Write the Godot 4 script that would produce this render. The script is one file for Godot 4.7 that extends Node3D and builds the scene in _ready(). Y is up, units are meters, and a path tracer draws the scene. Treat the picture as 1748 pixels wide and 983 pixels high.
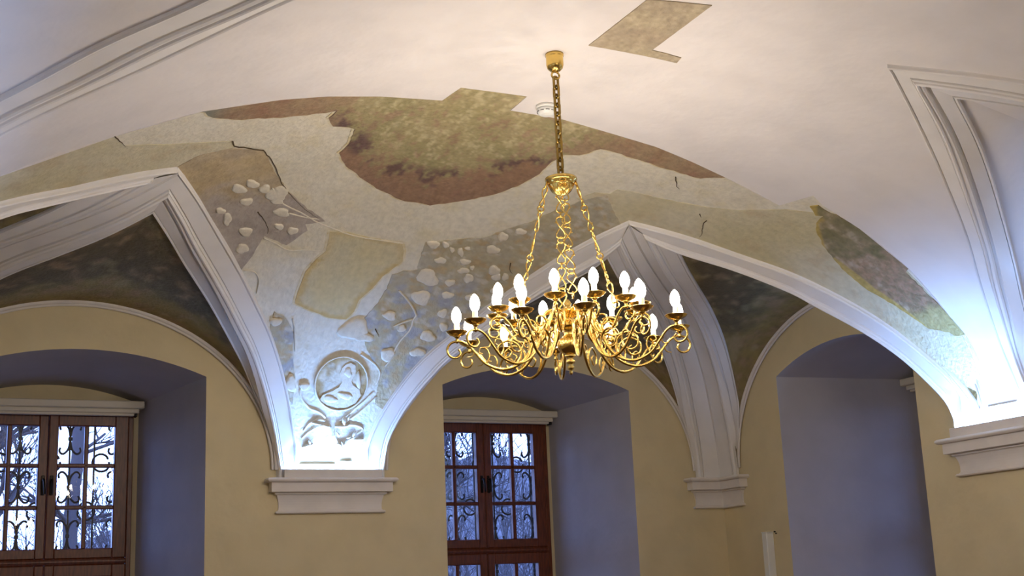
extends Node3D
# A vaulted hall: back wall z = 0, side walls x = +-2.97, floor y = 0.
const E = 1.65          # height of the observer's eye, all heights below were taken from it
const H = 2.47          # springing of the vault
const RISE = 1.49
const W = 2.97
const ZB = 2.65
const QX = 2.3
var mats := {}
var nz1 := FastNoiseLite.new()
var nz2 := FastNoiseLite.new()
var nz3 := FastNoiseLite.new()
var nz4 := FastNoiseLite.new()
var names := {}

# ------------------------------------------------------------------ mesh building
class MB:
	var v := PackedVector3Array()
	var n := PackedVector3Array()
	var c := PackedColorArray()
	var i := PackedInt32Array()
	func grid(pts: Array, closed_u := false, closed_v := false, col = null) -> void:
		# pts: rows of Vector3, smooth over the whole grid
		var b = v.size()
		var rows = pts.size()
		var cols = pts[0].size()
		for r in rows:
			for k in cols:
				v.append(pts[r][k])
				if col != null: c.append(col[r][k] if col is Array else col)
		for r in (rows if closed_u else rows - 1):
			var r2 = (r + 1) % rows
			for k in (cols if closed_v else cols - 1):
				var k2 = (k + 1) % cols
				tri(b + r * cols + k, b + r * cols + k2, b + r2 * cols + k2)
				tri(b + r * cols + k, b + r2 * cols + k2, b + r2 * cols + k)
	func tri(a, b, d) -> void:
		i.append(a); i.append(b); i.append(d)
	func strips(pts: Array) -> void:
		# rows along the sweep, hard edges between the columns
		for k in pts[0].size() - 1:
			var part = []
			for r in pts: part.append([r[k], r[k + 1]])
			grid(part)
	func quad(a: Vector3, b: Vector3, d: Vector3, e: Vector3) -> void:
		var o = v.size()
		v.append(a); v.append(b); v.append(d); v.append(e)
		tri(o, o + 1, o + 2); tri(o, o + 2, o + 3)
	func box(lo: Vector3, hi: Vector3, bev := 0.0) -> void:
		var m = minf(bev, 0.49 * minf(hi.x - lo.x, minf(hi.y - lo.y, hi.z - lo.z)))
		var ax = [Vector3(1, 0, 0), Vector3(0, 1, 0), Vector3(0, 0, 1)]
		var ce = (lo + hi) / 2
		var hf = (hi - lo) / 2
		for k in 3:
			for s in [-1.0, 1.0]:
				var a = ax[k]; var b = ax[(k + 1) % 3]; var d = ax[(k + 2) % 3]
				var f = ce + a * s * hf[k]
				var p = b * (hf[(k + 1) % 3] - m); var q = d * (hf[(k + 2) % 3] - m)
				if s > 0: quad(f - p - q, f - p + q, f + p + q, f + p - q)
				else: quad(f - p - q, f + p - q, f + p + q, f - p + q)
		if m <= 0: return
		for k in 3:
			var a = ax[k]; var b = ax[(k + 1) % 3]; var d = ax[(k + 2) % 3]
			var la = a * (hf[k] - m)
			for s in [-1.0, 1.0]:
				for t in [-1.0, 1.0]:
					var e1 = ce + b * s * hf[(k + 1) % 3] + d * t * (hf[(k + 2) % 3] - m)
					var e2 = ce + b * s * (hf[(k + 1) % 3] - m) + d * t * hf[(k + 2) % 3]
					if s * t > 0: quad(e1 - la, e1 + la, e2 + la, e2 - la)
					else: quad(e1 + la, e1 - la, e2 - la, e2 + la)
		for s in [-1.0, 1.0]:
			for t in [-1.0, 1.0]:
				for u in [-1.0, 1.0]:
					var g = Vector3(s, t, u)
					var o = v.size()
					v.append(ce + g * (hf - Vector3(0, m, m))); v.append(ce + g * (hf - Vector3(m, 0, m))); v.append(ce + g * (hf - Vector3(m, m, 0)))
					if s * t * u > 0: tri(o, o + 2, o + 1)
					else: tri(o, o + 1, o + 2)
	func lathe(prof: Array, seg := 20, at := Vector3.ZERO, flute := 0.0, nfl := 0) -> void:
		var rows = []
		for p in prof:
			var row = []
			for k in seg:
				var a = TAU * k / seg
				var r = p[0] * (1.0 + (flute * cos(a * nfl) if nfl > 0 else 0.0))
				row.append(at + Vector3(r * cos(a), p[1], -r * sin(a)))
			rows.append(row)
		grid(rows, false, true)
	func tube(path: Array, r0: float, r1 := -1.0, sides := 7, closed := false) -> void:
		if r1 < 0: r1 = r0
		var np = path.size()
		var rows = []
		var up = Vector3.ZERO
		for k in np:
			var a = path[(k - 1 + np) % np] if (closed or k > 0) else path[k]
			var b = path[(k + 1) % np] if (closed or k < np - 1) else path[k]
			var t = (b - a).normalized()
			if up == Vector3.ZERO:
				up = t.cross(Vector3(0, 0, 1) if absf(t.z) < 0.8 else Vector3(1, 0, 0)).normalized()
			else:
				up = (up - t * up.dot(t)).normalized()
			var s = t.cross(up)
			var r = lerpf(r0, r1, float(k) / maxf(1, np - 1))
			var row = []
			for j in sides:
				var g = TAU * j / sides
				row.append(path[k] + (up * cos(g) + s * sin(g)) * r)
			rows.append(row)
		if not closed:
			var e0 = []; var e1 = []
			for j in sides:
				e0.append(path[0]); e1.append(path[np - 1])
			rows.push_front(e0); rows.append(e1)
		grid(rows, closed, true)
	func mesh() -> ArrayMesh:
		if n.size() != v.size():
			n.resize(v.size())
			n.fill(Vector3.ZERO)
			for k in range(0, i.size(), 3):
				var a = i[k]; var b = i[k + 1]; var d = i[k + 2]
				var f = (v[d] - v[a]).cross(v[b] - v[a])
				n[a] += f; n[b] += f; n[d] += f
			for k in n.size():
				n[k] = n[k].normalized() if n[k].length_squared() > 1e-20 else Vector3.UP
		var arr = []
		arr.resize(Mesh.ARRAY_MAX)
		arr[Mesh.ARRAY_VERTEX] = v
		arr[Mesh.ARRAY_NORMAL] = n
		if c.size() == v.size() and c.size() > 0: arr[Mesh.ARRAY_COLOR] = c
		arr[Mesh.ARRAY_INDEX] = i
		var m = ArrayMesh.new()
		m.add_surface_from_arrays(Mesh.PRIMITIVE_TRIANGLES, arr)
		return m

func numbered(called: String) -> String:
	var k = names.get(called, 0)
	names[called] = k + 1
	return called if k == 0 else "%s_%03d" % [called, k]

func part(called: String, m, mat, parent, at := Vector3.ZERO) -> MeshInstance3D:
	var o := MeshInstance3D.new()
	o.name = called
	o.mesh = m.mesh() if m is MB else m
	o.material_override = mat
	o.position = at
	parent.add_child(o, true)
	return o

func thing(called: String, label: String, category: String, at := Vector3.ZERO, turn := 0.0, group := "") -> Node3D:
	var o := Node3D.new()
	o.name = numbered(called)
	add_child(o)
	o.position = at
	o.rotation.y = turn
	o.set_meta("label", label)
	o.set_meta("category", category)
	if group != "": o.set_meta("group", group)
	return o

func struct(called: String, label: String, at := Vector3.ZERO, turn := 0.0) -> Node3D:
	var o := Node3D.new()
	o.name = called
	add_child(o)
	o.position = at
	o.rotation.y = turn
	o.set_meta("kind", "structure")
	o.set_meta("label", label)
	return o

# ------------------------------------------------------------------ materials
func noise_tex(seed_: int, freq: float, lo: float, hi: float, size := 256, oct := 4) -> ImageTexture:
	var f := FastNoiseLite.new()
	f.seed = seed_
	f.noise_type = FastNoiseLite.TYPE_SIMPLEX
	f.frequency = freq
	f.fractal_octaves = oct
	var im: Image = f.get_seamless_image(size, size)
	im.convert(Image.FORMAT_L8)
	var d := im.get_data()
	for k in d.size():
		d[k] = int(clampf(lo + (hi - lo) * d[k] / 255.0, 0, 1) * 255)
	return ImageTexture.create_from_image(Image.create_from_data(size, size, false, Image.FORMAT_L8, d))

func mat(called: String, col: Color, rough := 0.8, metal := 0.0) -> StandardMaterial3D:
	var m := StandardMaterial3D.new()
	m.resource_name = called
	m.albedo_color = col
	m.roughness = rough
	m.metallic = metal
	mats[called] = m
	return m

func grained(m: StandardMaterial3D, tex: Texture2D, scale: float, bump: Texture2D = null, depth := 0.0) -> StandardMaterial3D:
	m.albedo_texture = tex
	m.uv1_triplanar = true
	m.uv1_world_triplanar = true
	m.uv1_scale = Vector3.ONE * scale
	if bump != null:
		m.heightmap_enabled = true
		m.heightmap_texture = bump
		m.heightmap_scale = depth
	return m

func make_materials() -> void:
	nz1.seed = 3; nz1.frequency = 1.6; nz1.fractal_octaves = 3
	nz2.seed = 8; nz2.frequency = 5.0; nz2.fractal_octaves = 3
	nz3.seed = 21; nz3.frequency = 16.0; nz3.fractal_octaves = 3
	nz4.seed = 34; nz4.frequency = 38.0; nz4.fractal_octaves = 2
	var fine = noise_tex(1, 0.03, 0.93, 1.03)
	var soft = noise_tex(2, 0.012, 0.965, 1.015)
	var bump = noise_tex(5, 0.05, 0.0, 1.0)
	grained(mat("white_plaster", Color(0.86, 0.838, 0.825), 0.85), soft, 0.9, bump, 0.15)
	grained(mat("trim_plaster", Color(0.87, 0.855, 0.84), 0.7), soft, 1.3)
	grained(mat("cap_plaster", Color(0.85, 0.825, 0.80), 0.7), soft, 1.3)
	grained(mat("yellow_wall", Color(0.815, 0.755, 0.605), 0.85), soft, 0.8, bump, 0.12)
	grained(mat("reveal_paint", Color(0.70, 0.685, 0.685), 0.85), soft, 0.8, bump, 0.12)
	var p = grained(mat("painted_plaster", Color(1, 1, 1), 0.9), fine, 2.4, bump, 0.35)
	p.vertex_color_use_as_albedo = true
	grained(mat("stucco", Color(0.83, 0.80, 0.73), 0.85), fine, 3.0, bump, 0.2)
	grained(mat("crack", Color(0.30, 0.24, 0.16), 0.95), fine, 4.0)
	mat("brass", Color(0.87, 0.74, 0.42), 0.22, 1.0)
	mat("dark_brass", Color(0.60, 0.50, 0.27), 0.35, 1.0)
	mat("candle_cream", Color(0.93, 0.90, 0.80), 0.5)
	var b = mat("bulb_glow", Color(1, 0.96, 0.9), 0.3)
	b.emission_enabled = true
	b.emission = Color(1.0, 0.955, 0.90)
	b.emission_energy_multiplier = 36.0
	var l = mat("led_glow", Color(0.9, 0.95, 1), 0.4)
	l.emission_enabled = true
	l.emission = Color(0.72, 0.86, 1.0)
	l.emission_energy_multiplier = 4.0
	var wood = noise_tex(9, 0.02, 0.65, 1.05, 256, 5)
	var wm = grained(mat("window_wood", Color(0.46, 0.22, 0.10), 0.4), wood, 1.0)
	wm.uv1_scale = Vector3(9, 1.2, 9)
	var g = mat("glass", Color(0.9, 0.95, 1.0, 0.04), 0.0)
	g.transparency = BaseMaterial3D.TRANSPARENCY_ALPHA
	mat("iron", Color(0.05, 0.05, 0.06), 0.6)
	mat("handle_metal", Color(0.10, 0.08, 0.06), 0.35, 0.7)
	mat("box_white", Color(0.82, 0.79, 0.72), 0.5)
	mat("plastic_white", Color(0.86, 0.86, 0.84), 0.4)
	mat("slot_dark", Color(0.1, 0.1, 0.1), 0.6)
	grained(mat("outer_wall", Color(0.85, 0.86, 0.86), 0.9), soft, 0.7)
	grained(mat("bark", Color(0.28, 0.26, 0.26), 0.95), fine, 2.0)
	grained(mat("bank", Color(0.42, 0.41, 0.42), 0.95), noise_tex(12, 0.03, 0.5, 1.1), 0.5)
	var fl = grained(mat("parquet", Color(0.45, 0.30, 0.18), 0.45), wood, 1.0)
	fl.uv1_scale = Vector3(1.0, 1, 6)

# ------------------------------------------------------------------ the vault
func sp(l: float, f: float) -> Vector3:
	var lr = deg_to_rad(l)
	var fr = deg_to_rad(maxf(f, 0.0))
	var z = ZB - ZB * pow(maxf(0.0, cos(lr) * sin(fr)), 2.0 / QX) if f > 0 else ZB - f * 0.05
	return Vector3(W * sin(lr), H + RISE * cos(lr) * cos(fr), z)

func sn(l: float, f: float) -> Vector3:
	var ff = clampf(f, -200, 88.5)
	if absf(ff) < 1.2: ff = 1.2
	var ll = clampf(l, -87, 87)
	var a = sp(ll + 0.7, ff) - sp(ll - 0.7, ff)
	var b = sp(ll, ff + 0.7) - sp(ll, ff - 0.7)
	var n = a.cross(b).normalized()
	var p = sp(l, f)
	if n.dot(Vector3(0, 2.0, maxf(p.z, 3.5)) - p) < 0: n = -n
	return n

func so(l: float, f: float, off: float) -> Vector3:
	return sp(l, f) + sn(l, f) * off

func pairs(a: Array) -> PackedVector2Array:
	var o := PackedVector2Array()
	for k in range(0, a.size(), 2): o.append(Vector2(a[k], a[k + 1]))
	return o

func rough_edge(poly: PackedVector2Array, step: float, amp: float, seed_: int) -> PackedVector2Array:
	var rng := RandomNumberGenerator.new()
	rng.seed = seed_
	var o := PackedVector2Array()
	for k in poly.size():
		var a = poly[k]
		var b = poly[(k + 1) % poly.size()]
		var m = maxi(1, int(a.distance_to(b) / step))
		for j in m:
			var q = a.lerp(b, float(j) / m)
			if j > 0 or m > 1: q += Vector2(rng.randf_range(-amp, amp) * 0.5, rng.randf_range(-amp, amp))
			o.append(q)
	return o

func patch(poly: PackedVector2Array, cell: float, off: float, colour = null, skirt := 0.0) -> MB:
	# the part of the vault surface inside an outline, laid off along its normal
	var mb := MB.new()
	var lo = poly[0]
	var hi = poly[0]
	for q in poly:
		lo = lo.min(q); hi = hi.max(q)
	lo -= Vector2(cell, cell) * 0.37
	var cx = int((hi.x - lo.x) / cell) + 2
	var cy = int((hi.y - lo.y) / cell) + 2
	var edge = {}
	for k in poly.size():
		var a = poly[k]
		var b = poly[(k + 1) % poly.size()]
		var m = int(a.distance_to(b) / (cell * 0.2)) + 2
		for j in m + 1:
			var q = (a.lerp(b, float(j) / m) - lo) / cell
			edge[int(q.x) * 4096 + int(q.y)] = true
	var seen = {}
	var add = func(q: Vector2) -> int:
		var key = Vector2i(roundi(q.x * 2000), roundi(q.y * 2000))
		if seen.has(key): return seen[key]
		var nn = sn(q.x, q.y)
		var pp = sp(q.x, q.y) + nn * off
		mb.v.append(pp); mb.n.append(nn)
		if colour != null: mb.c.append(colour.call(q.x, q.y, pp))
		seen[key] = mb.v.size() - 1
		return mb.v.size() - 1
	var put = func(a: int, b: int, d: int) -> void:
		var f = (mb.v[d] - mb.v[a]).cross(mb.v[b] - mb.v[a])
		if f.dot(mb.n[a] + mb.n[b] + mb.n[d]) < 0: mb.tri(a, d, b)
		else: mb.tri(a, b, d)
	for x in cx:
		for y in cy:
			var q0 = lo + Vector2(x, y) * cell
			var r = PackedVector2Array([q0, q0 + Vector2(cell, 0), q0 + Vector2(cell, cell), q0 + Vector2(0, cell)])
			if edge.has(x * 4096 + y):
				for piece in Geometry2D.intersect_polygons(poly, r):
					var t = Geometry2D.triangulate_polygon(piece)
					for k in range(0, t.size(), 3):
						put.call(add.call(piece[t[k]]), add.call(piece[t[k + 1]]), add.call(piece[t[k + 2]]))
			elif Geometry2D.is_point_in_polygon(q0 + Vector2(cell, cell) * 0.5, poly):
				var ids = []
				for q in r: ids.append(add.call(q))
				put.call(ids[0], ids[1], ids[2])
				put.call(ids[0], ids[2], ids[3])
	if skirt > 0:
		for k in poly.size():
			var a = poly[k]
			var b = poly[(k + 1) % poly.size()]
			var o = mb.v.size()
			var pts = [so(a.x, a.y, off), so(b.x, b.y, off), so(b.x, b.y, off - skirt), so(a.x, a.y, off - skirt)]
			var nn = (pts[2] - pts[0]).cross(pts[1] - pts[0]).normalized()
			for j in 4:
				mb.v.append(pts[j]); mb.n.append(nn)
				if colour != null: mb.c.append(colour.call(a.x, a.y, pts[j]))
			mb.tri(o, o + 1, o + 2); mb.tri(o, o + 2, o + 3)
	return mb

func smooth_line(pts: Array, n: int) -> Array:
	# Catmull-Rom through the points, resampled evenly
	var dense = []
	for k in pts.size() - 1:
		var p0 = pts[maxi(k - 1, 0)]; var p1 = pts[k]; var p2 = pts[k + 1]; var p3 = pts[mini(k + 2, pts.size() - 1)]
		for j in 12:
			var t = j / 12.0
			dense.append(0.5 * ((2.0 * p1) + (p2 - p0) * t + (2.0 * p0 - 5.0 * p1 + 4.0 * p2 - p3) * t * t + (3.0 * p1 - p0 - 3.0 * p2 + p3) * t * t * t))
	dense.append(pts[pts.size() - 1])
	var len_ = [0.0]
	for k in range(1, dense.size()): len_.append(len_[k - 1] + dense[k].distance_to(dense[k - 1]))
	var out = []
	var k = 0
	for j in n:
		var s = len_[len_.size() - 1] * j / (n - 1)
		while k < len_.size() - 2 and len_[k + 1] < s: k += 1
		var d = len_[k + 1] - len_[k]
		out.append(dense[k].lerp(dense[k + 1], clampf((s - len_[k]) / d, 0, 1) if d > 1e-9 else 0.0))
	return out

func on_vault(a: Array, n := 0) -> Array:
	var o = []
	for q in pairs(a): o.append(sp(q.x, q.y))
	return smooth_line(o, n) if n > 0 else o

func mix(a: Color, b: Color, t: float) -> Color:
	return a.lerp(b, clampf(t, 0, 1))

func ss(a: float, b: float, x: float) -> float:
	return smoothstep(a, b, x)
const D = {"OL":[4.55,84.77,5.14,80.75,6.02,76.72,7.43,71.34,9.28,65.11,11.13,60.06,12.99,55.92,16.32,47.62,19.27,39.14,21.8,31.26,24.09,24.03,25.46,19.69],
"IL":[6.85,90,7.32,83.41,8.54,77.34,9.95,72.19,11.89,66.17,13.76,61.05,19.64,47.24,22.46,40.16,24.63,34.87,26.16,29.49,26.52,25.13],
"OR":[25.46,19.69,32.18,19.18,40.16,18.88,47.7,17.8,55.15,17.28,63.62,16.89,71.44,17.15,78.14,17.54,82.63,21.66],
"IR":[28.91,21.88,33.95,23.07,41.92,22.59,49.93,22.4,54.77,23.03,63.01,23.36,70.57,24.74,77.31,28.99,82.45,38.1,85.47,65.96],
"OLl":[-4.4,83.63,-5.71,73.3,-7.42,64.93,-9.61,57.27,-12.6,49.44,-15.19,43.03,-19.91,32.37,-23.11,25.07,-26.96,16.76],
"ILl":[-6.7,90,-7.43,81.81,-9.56,70.1,-11.61,62.31,-13.67,56.73,-17.61,46.72,-21.79,36.89,-24.34,30.36,-27.27,22.92],
"ORl":[-26.96,16.76,-30.96,16.92,-38.51,18.06,-46.62,17.3],
"IRl":[-30.24,18.22,-38.29,19.82,-42.27,20.08,-46.38,20.23],
"OQ":[25.14,-26.03,33.08,-21,41.39,-16.35,52.72,-10.89,62.12,-7.01,73.75,-4.33,81.17,-4.15],
"IQ":[28.93,-25.88,38.93,-20.45,55.11,-12.19,63.01,-8.88,74.44,-6.15],
"OQl":[-48.78,-5.09,-42.27,-7.7,-36.47,-10.98,-31.47,-15.62,-27.07,-20.65],
"IQl":[-49.26,-9.16,-42,-11.86,-35.81,-16.55,-30.23,-20.93],
"fres":[-47.38,8.22,-35.68,5.21,-27.67,2.22,-20.46,1.1,-16.14,0.69,-11.11,0.58,-5.03,0.64,-4.62,-2.48,2.06,-2.38,2.16,0.94,7.64,0.9,13.22,1.39,18.88,1.58,23.66,2.13,28.72,2.71,36.81,3.47,37.73,-1.08,39.93,-0.31,46.13,-0.35,55.91,-0.23,66.84,0.05,71.22,-0.37,82.5,-0.45],
"F0":[-27.8,2.18,-24.75,1.64,-21.04,1.03,-16.14,0.69,-11.11,0.58,-8.27,0.55,-5.03,0.64,-4.62,-2.48,2.06,-2.38,2.16,0.94,7.64,0.9,13.22,1.39,18.88,1.58,23.66,2.13,28.72,2.71,26.69,4.77,24.28,5.16,21.38,5.28,18.41,5.14,16.17,4.93,14.42,5,13.92,6.43,13.34,7.41,11.94,7.99,11.58,10.3,11.52,14.27,10.56,17.3,8.82,20.54,5.95,23.22,3.06,24.94,-0.1,24.62,-3.39,22.56,-6.07,20.15,-8.32,17.77,-9.69,15.69,-10.39,13.98,-10.15,11.74,-10.77,8,-13.12,7.43,-14.15,5.75,-14.08,3.96,-15.81,4.64,-19.08,5.3,-23.74,5.22,-26.03,4.15],
"F1":[1.83,-15.03,1.95,-24.62,7.08,-25.92,7.16,-16.5,10.15,-16.41,10.36,-15.29],
"F2":[39.26,0.95,39.66,0.02,41.74,0.15,46.13,-0.36,51,-0.11,55.92,-0.26,56.52,0.75,62.41,0.6,66.87,0.08,71.23,-0.37,70.85,2.33,69.94,2.89,68.01,7.77,65.76,8.57,61.82,9.62,56.96,10.76,52.12,9.91,47.17,7.39,43.63,4.95,42.25,3,41.71,1.16,41.06,1.87],
"F4":[17.84,17.54,18.99,15.18,20.62,14.57,20.81,13,22.7,12.58,25.32,12.27,28.05,11.74,31.22,10.63,34.38,8.54,38.1,3.7,42,0.5,55,0.4,66,0.6,72,0.4,80,2,81.5,14,78.14,17.54,71.44,17.15,63.62,16.89,55.15,17.28,47.7,17.8,40.16,18.88,32.18,19.18,25.46,19.69,24.27,23.92,20.49,19.32],
"F5":[-27.02,16.44,-25.29,13.93,-22.2,12.66,-18.51,13.48,-16.18,18.89,-13.71,23.29,-10.74,27.53,-7.53,30.9,-9.67,31.67,-9.12,33.22,-10.03,35.44,-10.81,37.06,-13.77,34.89,-14.38,39.9,-15.05,43.03,-15.19,43.03,-19.91,32.37,-23.11,25.07],
"F7":[-6.69,40.21,-5.92,38.1,-6.14,35.66,-6.48,33.23,-4.14,33.57,-1.99,34.31,2.61,35.19,3.16,36.77,3.58,39.21,2.01,43.23,1.37,46.21,0.27,49.22,0.13,52.08,-0.61,53.98,-2.72,53.78,-5.43,52.2,-7.4,50.75,-7.47,48.35,-7.35,43.11],
"F8":[5.1,33.98,7.23,33.17,11.57,30.84,15,25.9,16.55,22.23,18.75,17.51,20.37,14.96,22.55,18.09,25.01,21.1,24.09,24.03,21.8,31.26,19.27,39.14,12.99,55.92,9.28,65.11,7.43,71.34,6.46,75.27,5.25,73.9,5.4,66.75,3.14,61.24,1.51,55.71,1.62,53.56,2.68,49.84,3.09,46.17,3.07,42.53,4.3,41.58,5.76,41.01,5.4,37.66],
"F9":[-9.62,56.57,-9.66,52.95,-7.88,54.38,-6.49,57.79,-6.22,61.95,-5.19,68.83,-5.17,74.38,-5.66,73.57,-7.39,64.92],
"F10":[-47.38,8.22,-35.68,5.21,-34.07,8.66,-29.08,10.24,-22.6,10.96,-21.64,12.44,-25.29,13.93,-27.02,16.44,-30.99,16.75,-38.53,17.88,-46.63,17.1],
"stem":[[4.67,46.24,6.42,48.81,7.87,51.8,7.67,53.26,7.74,55.39,6.79,58.71,6.25,63,5.73,64.8],[7.61,52.91,6.58,53.78,5.51,54.98],[-5.86,61.92,-6.24,59.16,-6.66,56.4,-7.16,54.34],[1.07,78.28,2.41,75.92,3.94,73.08,4.78,71.18],[1.35,78.95,2.95,76.82,4.49,73.98,5.34,72.08],[-0.63,78.33,-1.62,77.91,-2.79,78.87,-3.44,80.71],[-0.35,79.01,-1.78,79.73,-2.94,81.13,-3.63,82.51],[-0.79,77.43,-1.71,76.1,-2.97,75.24,-4.08,73.02,-4.48,70.78],[1.6,79.17,3.06,79.12,4.07,80.01,3.38,81.19],[0.63,79.2,0.47,81.49,1,83.29],[2.42,62.1,4.36,64.25,5.33,66.49,5.11,69.3],[-15.39,22.97,-13.43,26.69,-10.62,29.04,-8.64,30.96,-6.38,32.39,-3.05,34.05,2.51,34.79],[-13.75,35.34,-12.16,36.51,-10.48,38.06,-8.34,37.91,-6.32,38.06],[-12.13,29.13,-10.01,30.04,-8.41,30.32],[-14.74,43.27,-13.51,43.44,-12.59,45.42,-12.41,48.62]],
"crack":[[-22.5,10.86,-22,12.14,-18.6,13.45,-17.23,15.69,-15.9,18.6,-14.35,22.43,-11.66,26.63,-8.06,30.86],[-35.68,5.21,-34.79,6.9,-33.59,9.34],[-15.77,29,-14.63,30.85,-13.74,32.89,-13.44,34.93],[24.44,6.39,25.76,8.17,26.98,9.24],[32.89,13.61,32.87,14.55,34.19,17.47,34.29,18.77],[31.37,12.76,32.54,13.94],[16.2,36.43,16.51,37.89,17.5,39.53],[3.31,55.95,4.37,58.28]],
"medal":[[3.93,68.92,3.81,67.66,3.56,66.45,3.19,65.35,2.71,64.4,2.16,63.63,1.55,63.08,0.9,62.76,0.25,62.69,-0.39,62.86,-0.98,63.28,-1.52,63.91,-1.97,64.74,-2.33,65.74,-2.58,66.87,-2.72,68.08,-2.73,69.33,-2.63,70.58,-2.41,71.77,-2.07,72.86,-1.64,73.82,-1.12,74.59,-0.53,75.16,0.1,75.5,0.76,75.6,1.41,75.45,2.03,75.05,2.61,74.42,3.1,73.59,3.49,72.58,3.77,71.43,3.92,70.2]],
"blob":[[-19.06,23.08,0.89,0.05,0.21,1.02],[-17.84,21.88,0.7,0.02,0.22,1.02],[-16.17,23.18,0.59,0,0.25,1.09],[-15.01,24.64,0.84,-0.01,0.28,1.25],[-14.18,24.21,0.84,-0.01,0.38,1.66],[-14.13,26.08,0.65,-0.01,0.21,0.91],[-17.54,26.36,0.72,0.03,0.18,0.88],[-20.05,28.45,0.53,0.03,0.15,0.76],[-18.89,30.59,0.5,0.02,0.28,1.5],[-13.02,28.96,0.99,-0.03,0.2,0.9],[-16.17,33.81,0.7,0,0.22,1.23],[-12.57,32.44,0.54,-0.02,0.15,0.73],[-10.83,33.38,0.61,-0.03,0.18,0.89],[-15.83,37.9,0.74,-0,0.2,1.14],[-9.14,55.23,0.7,-0.04,0.13,1.02],[7.43,42.49,1.27,-0.26,0.46,2.02],[7.69,47.51,1.04,-0.19,0.4,2.02],[7.95,37.98,0.66,-0.16,0.19,0.73],[10.87,37.63,0.6,-0.16,0.2,0.74],[11.24,39.78,0.67,-0.17,0.17,0.67],[12.31,41.57,0.56,-0.14,0.28,1.13],[10.35,43.15,0.58,-0.13,0.18,0.8],[10.73,46.27,0.69,-0.14,0.19,0.88],[11.06,50.9,0.63,-0.11,0.2,1.03],[13.42,30.16,0.52,-0.19,0.36,1.16],[13.25,33.7,0.72,-0.23,0.31,1.05],[14.97,28.13,0.57,-0.22,0.25,0.74],[14.85,38.79,0.77,-0.22,0.28,1.07],[15.53,40.32,0.51,-0.15,0.24,0.93],[16.57,40.01,0.38,-0.12,0.25,0.93],[16.03,43.82,0.38,-0.1,0.19,0.79],[13.85,46.26,0.76,-0.18,0.22,1],[6.13,34.36,0.65,-0.15,0.25,0.93],[7.52,34.02,0.39,-0.1,0.19,0.7],[8.59,35.05,0.3,-0.07,0.15,0.55],[9.74,35.38,0.33,-0.09,0.29,1.05],[12.07,38.81,0.29,-0.07,0.12,0.46],[10.29,34.21,0.36,-0.1,0.1,0.35],[4.64,52.45,0.91,-0.12,0.18,1.04],[6.65,55.36,0.57,-0.07,0.12,0.77],[10.16,56.84,0.93,-0.13,0.21,1.34],[9.46,60.88,0.94,-0.12,0.15,1.12],[5.74,61.82,0.94,-0.09,0.19,1.56],[11.75,54.24,0.57,-0.1,0.16,0.92],[0.77,56.21,1.89,-0.19,0.36,2.52],[2.28,58.05,1.16,-0.12,0.16,1.12],[-3.97,70.16,0.59,-0.03,0.08,1.11],[-5.73,69.55,0.73,-0.04,0.15,1.93]]}

func _ready() -> void:
	# ---- camera, sky, exposure
	var cam := Camera3D.new()
	cam.name = "camera"
	cam.transform = Transform3D(Basis(Vector3(0.902124, -0.04173, 0.429455), Vector3(-0.061613, 0.972654, 0.223937), Vector3(-0.427056, -0.228479, 0.874883)), Vector3(-2.5705, E, 8.0))
	cam.fov = 24.798
	cam.near = 0.05
	cam.far = 300
	add_child(cam)
	cam.current = true
	var sky_m := ProceduralSkyMaterial.new()
	sky_m.sky_top_color = Color(0.44, 0.55, 0.85)
	sky_m.sky_horizon_color = Color(0.58, 0.70, 1.0)
	sky_m.ground_bottom_color = Color(0.16, 0.17, 0.20)
	sky_m.ground_horizon_color = Color(0.42, 0.48, 0.62)
	sky_m.sky_energy_multiplier = 2.7
	var sky := Sky.new()
	sky.sky_material = sky_m
	var env := Environment.new()
	env.background_mode = Environment.BG_SKY
	env.sky = sky
	env.tonemap_mode = Environment.TONE_MAPPER_LINEAR
	env.tonemap_exposure = 1.0
	env.sdfgi_enabled = true
	env.ssao_enabled = true
	env.ssil_enabled = true
	var we := WorldEnvironment.new()
	we.name = "environment"
	we.environment = env
	add_child(we)
	make_materials()
	build_shell()
	build_vault()
	build_imposts()
	build_windows()
	build_chandeliers()
	build_small_things()
	build_outside()

# ------------------------------------------------------------------ walls with deep window niches
func arch_pts(uc: float, hw: float, spring: float, crown: float, n := 20) -> Array:
	var o = []
	var r = (hw * hw + (crown - spring) * (crown - spring)) / (2.0 * (crown - spring))
	for k in n + 1:
		var u = lerpf(-hw, hw, float(k) / n)
		o.append(Vector2(uc + u, crown - r + sqrt(r * r - u * u)))
	return o

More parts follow.
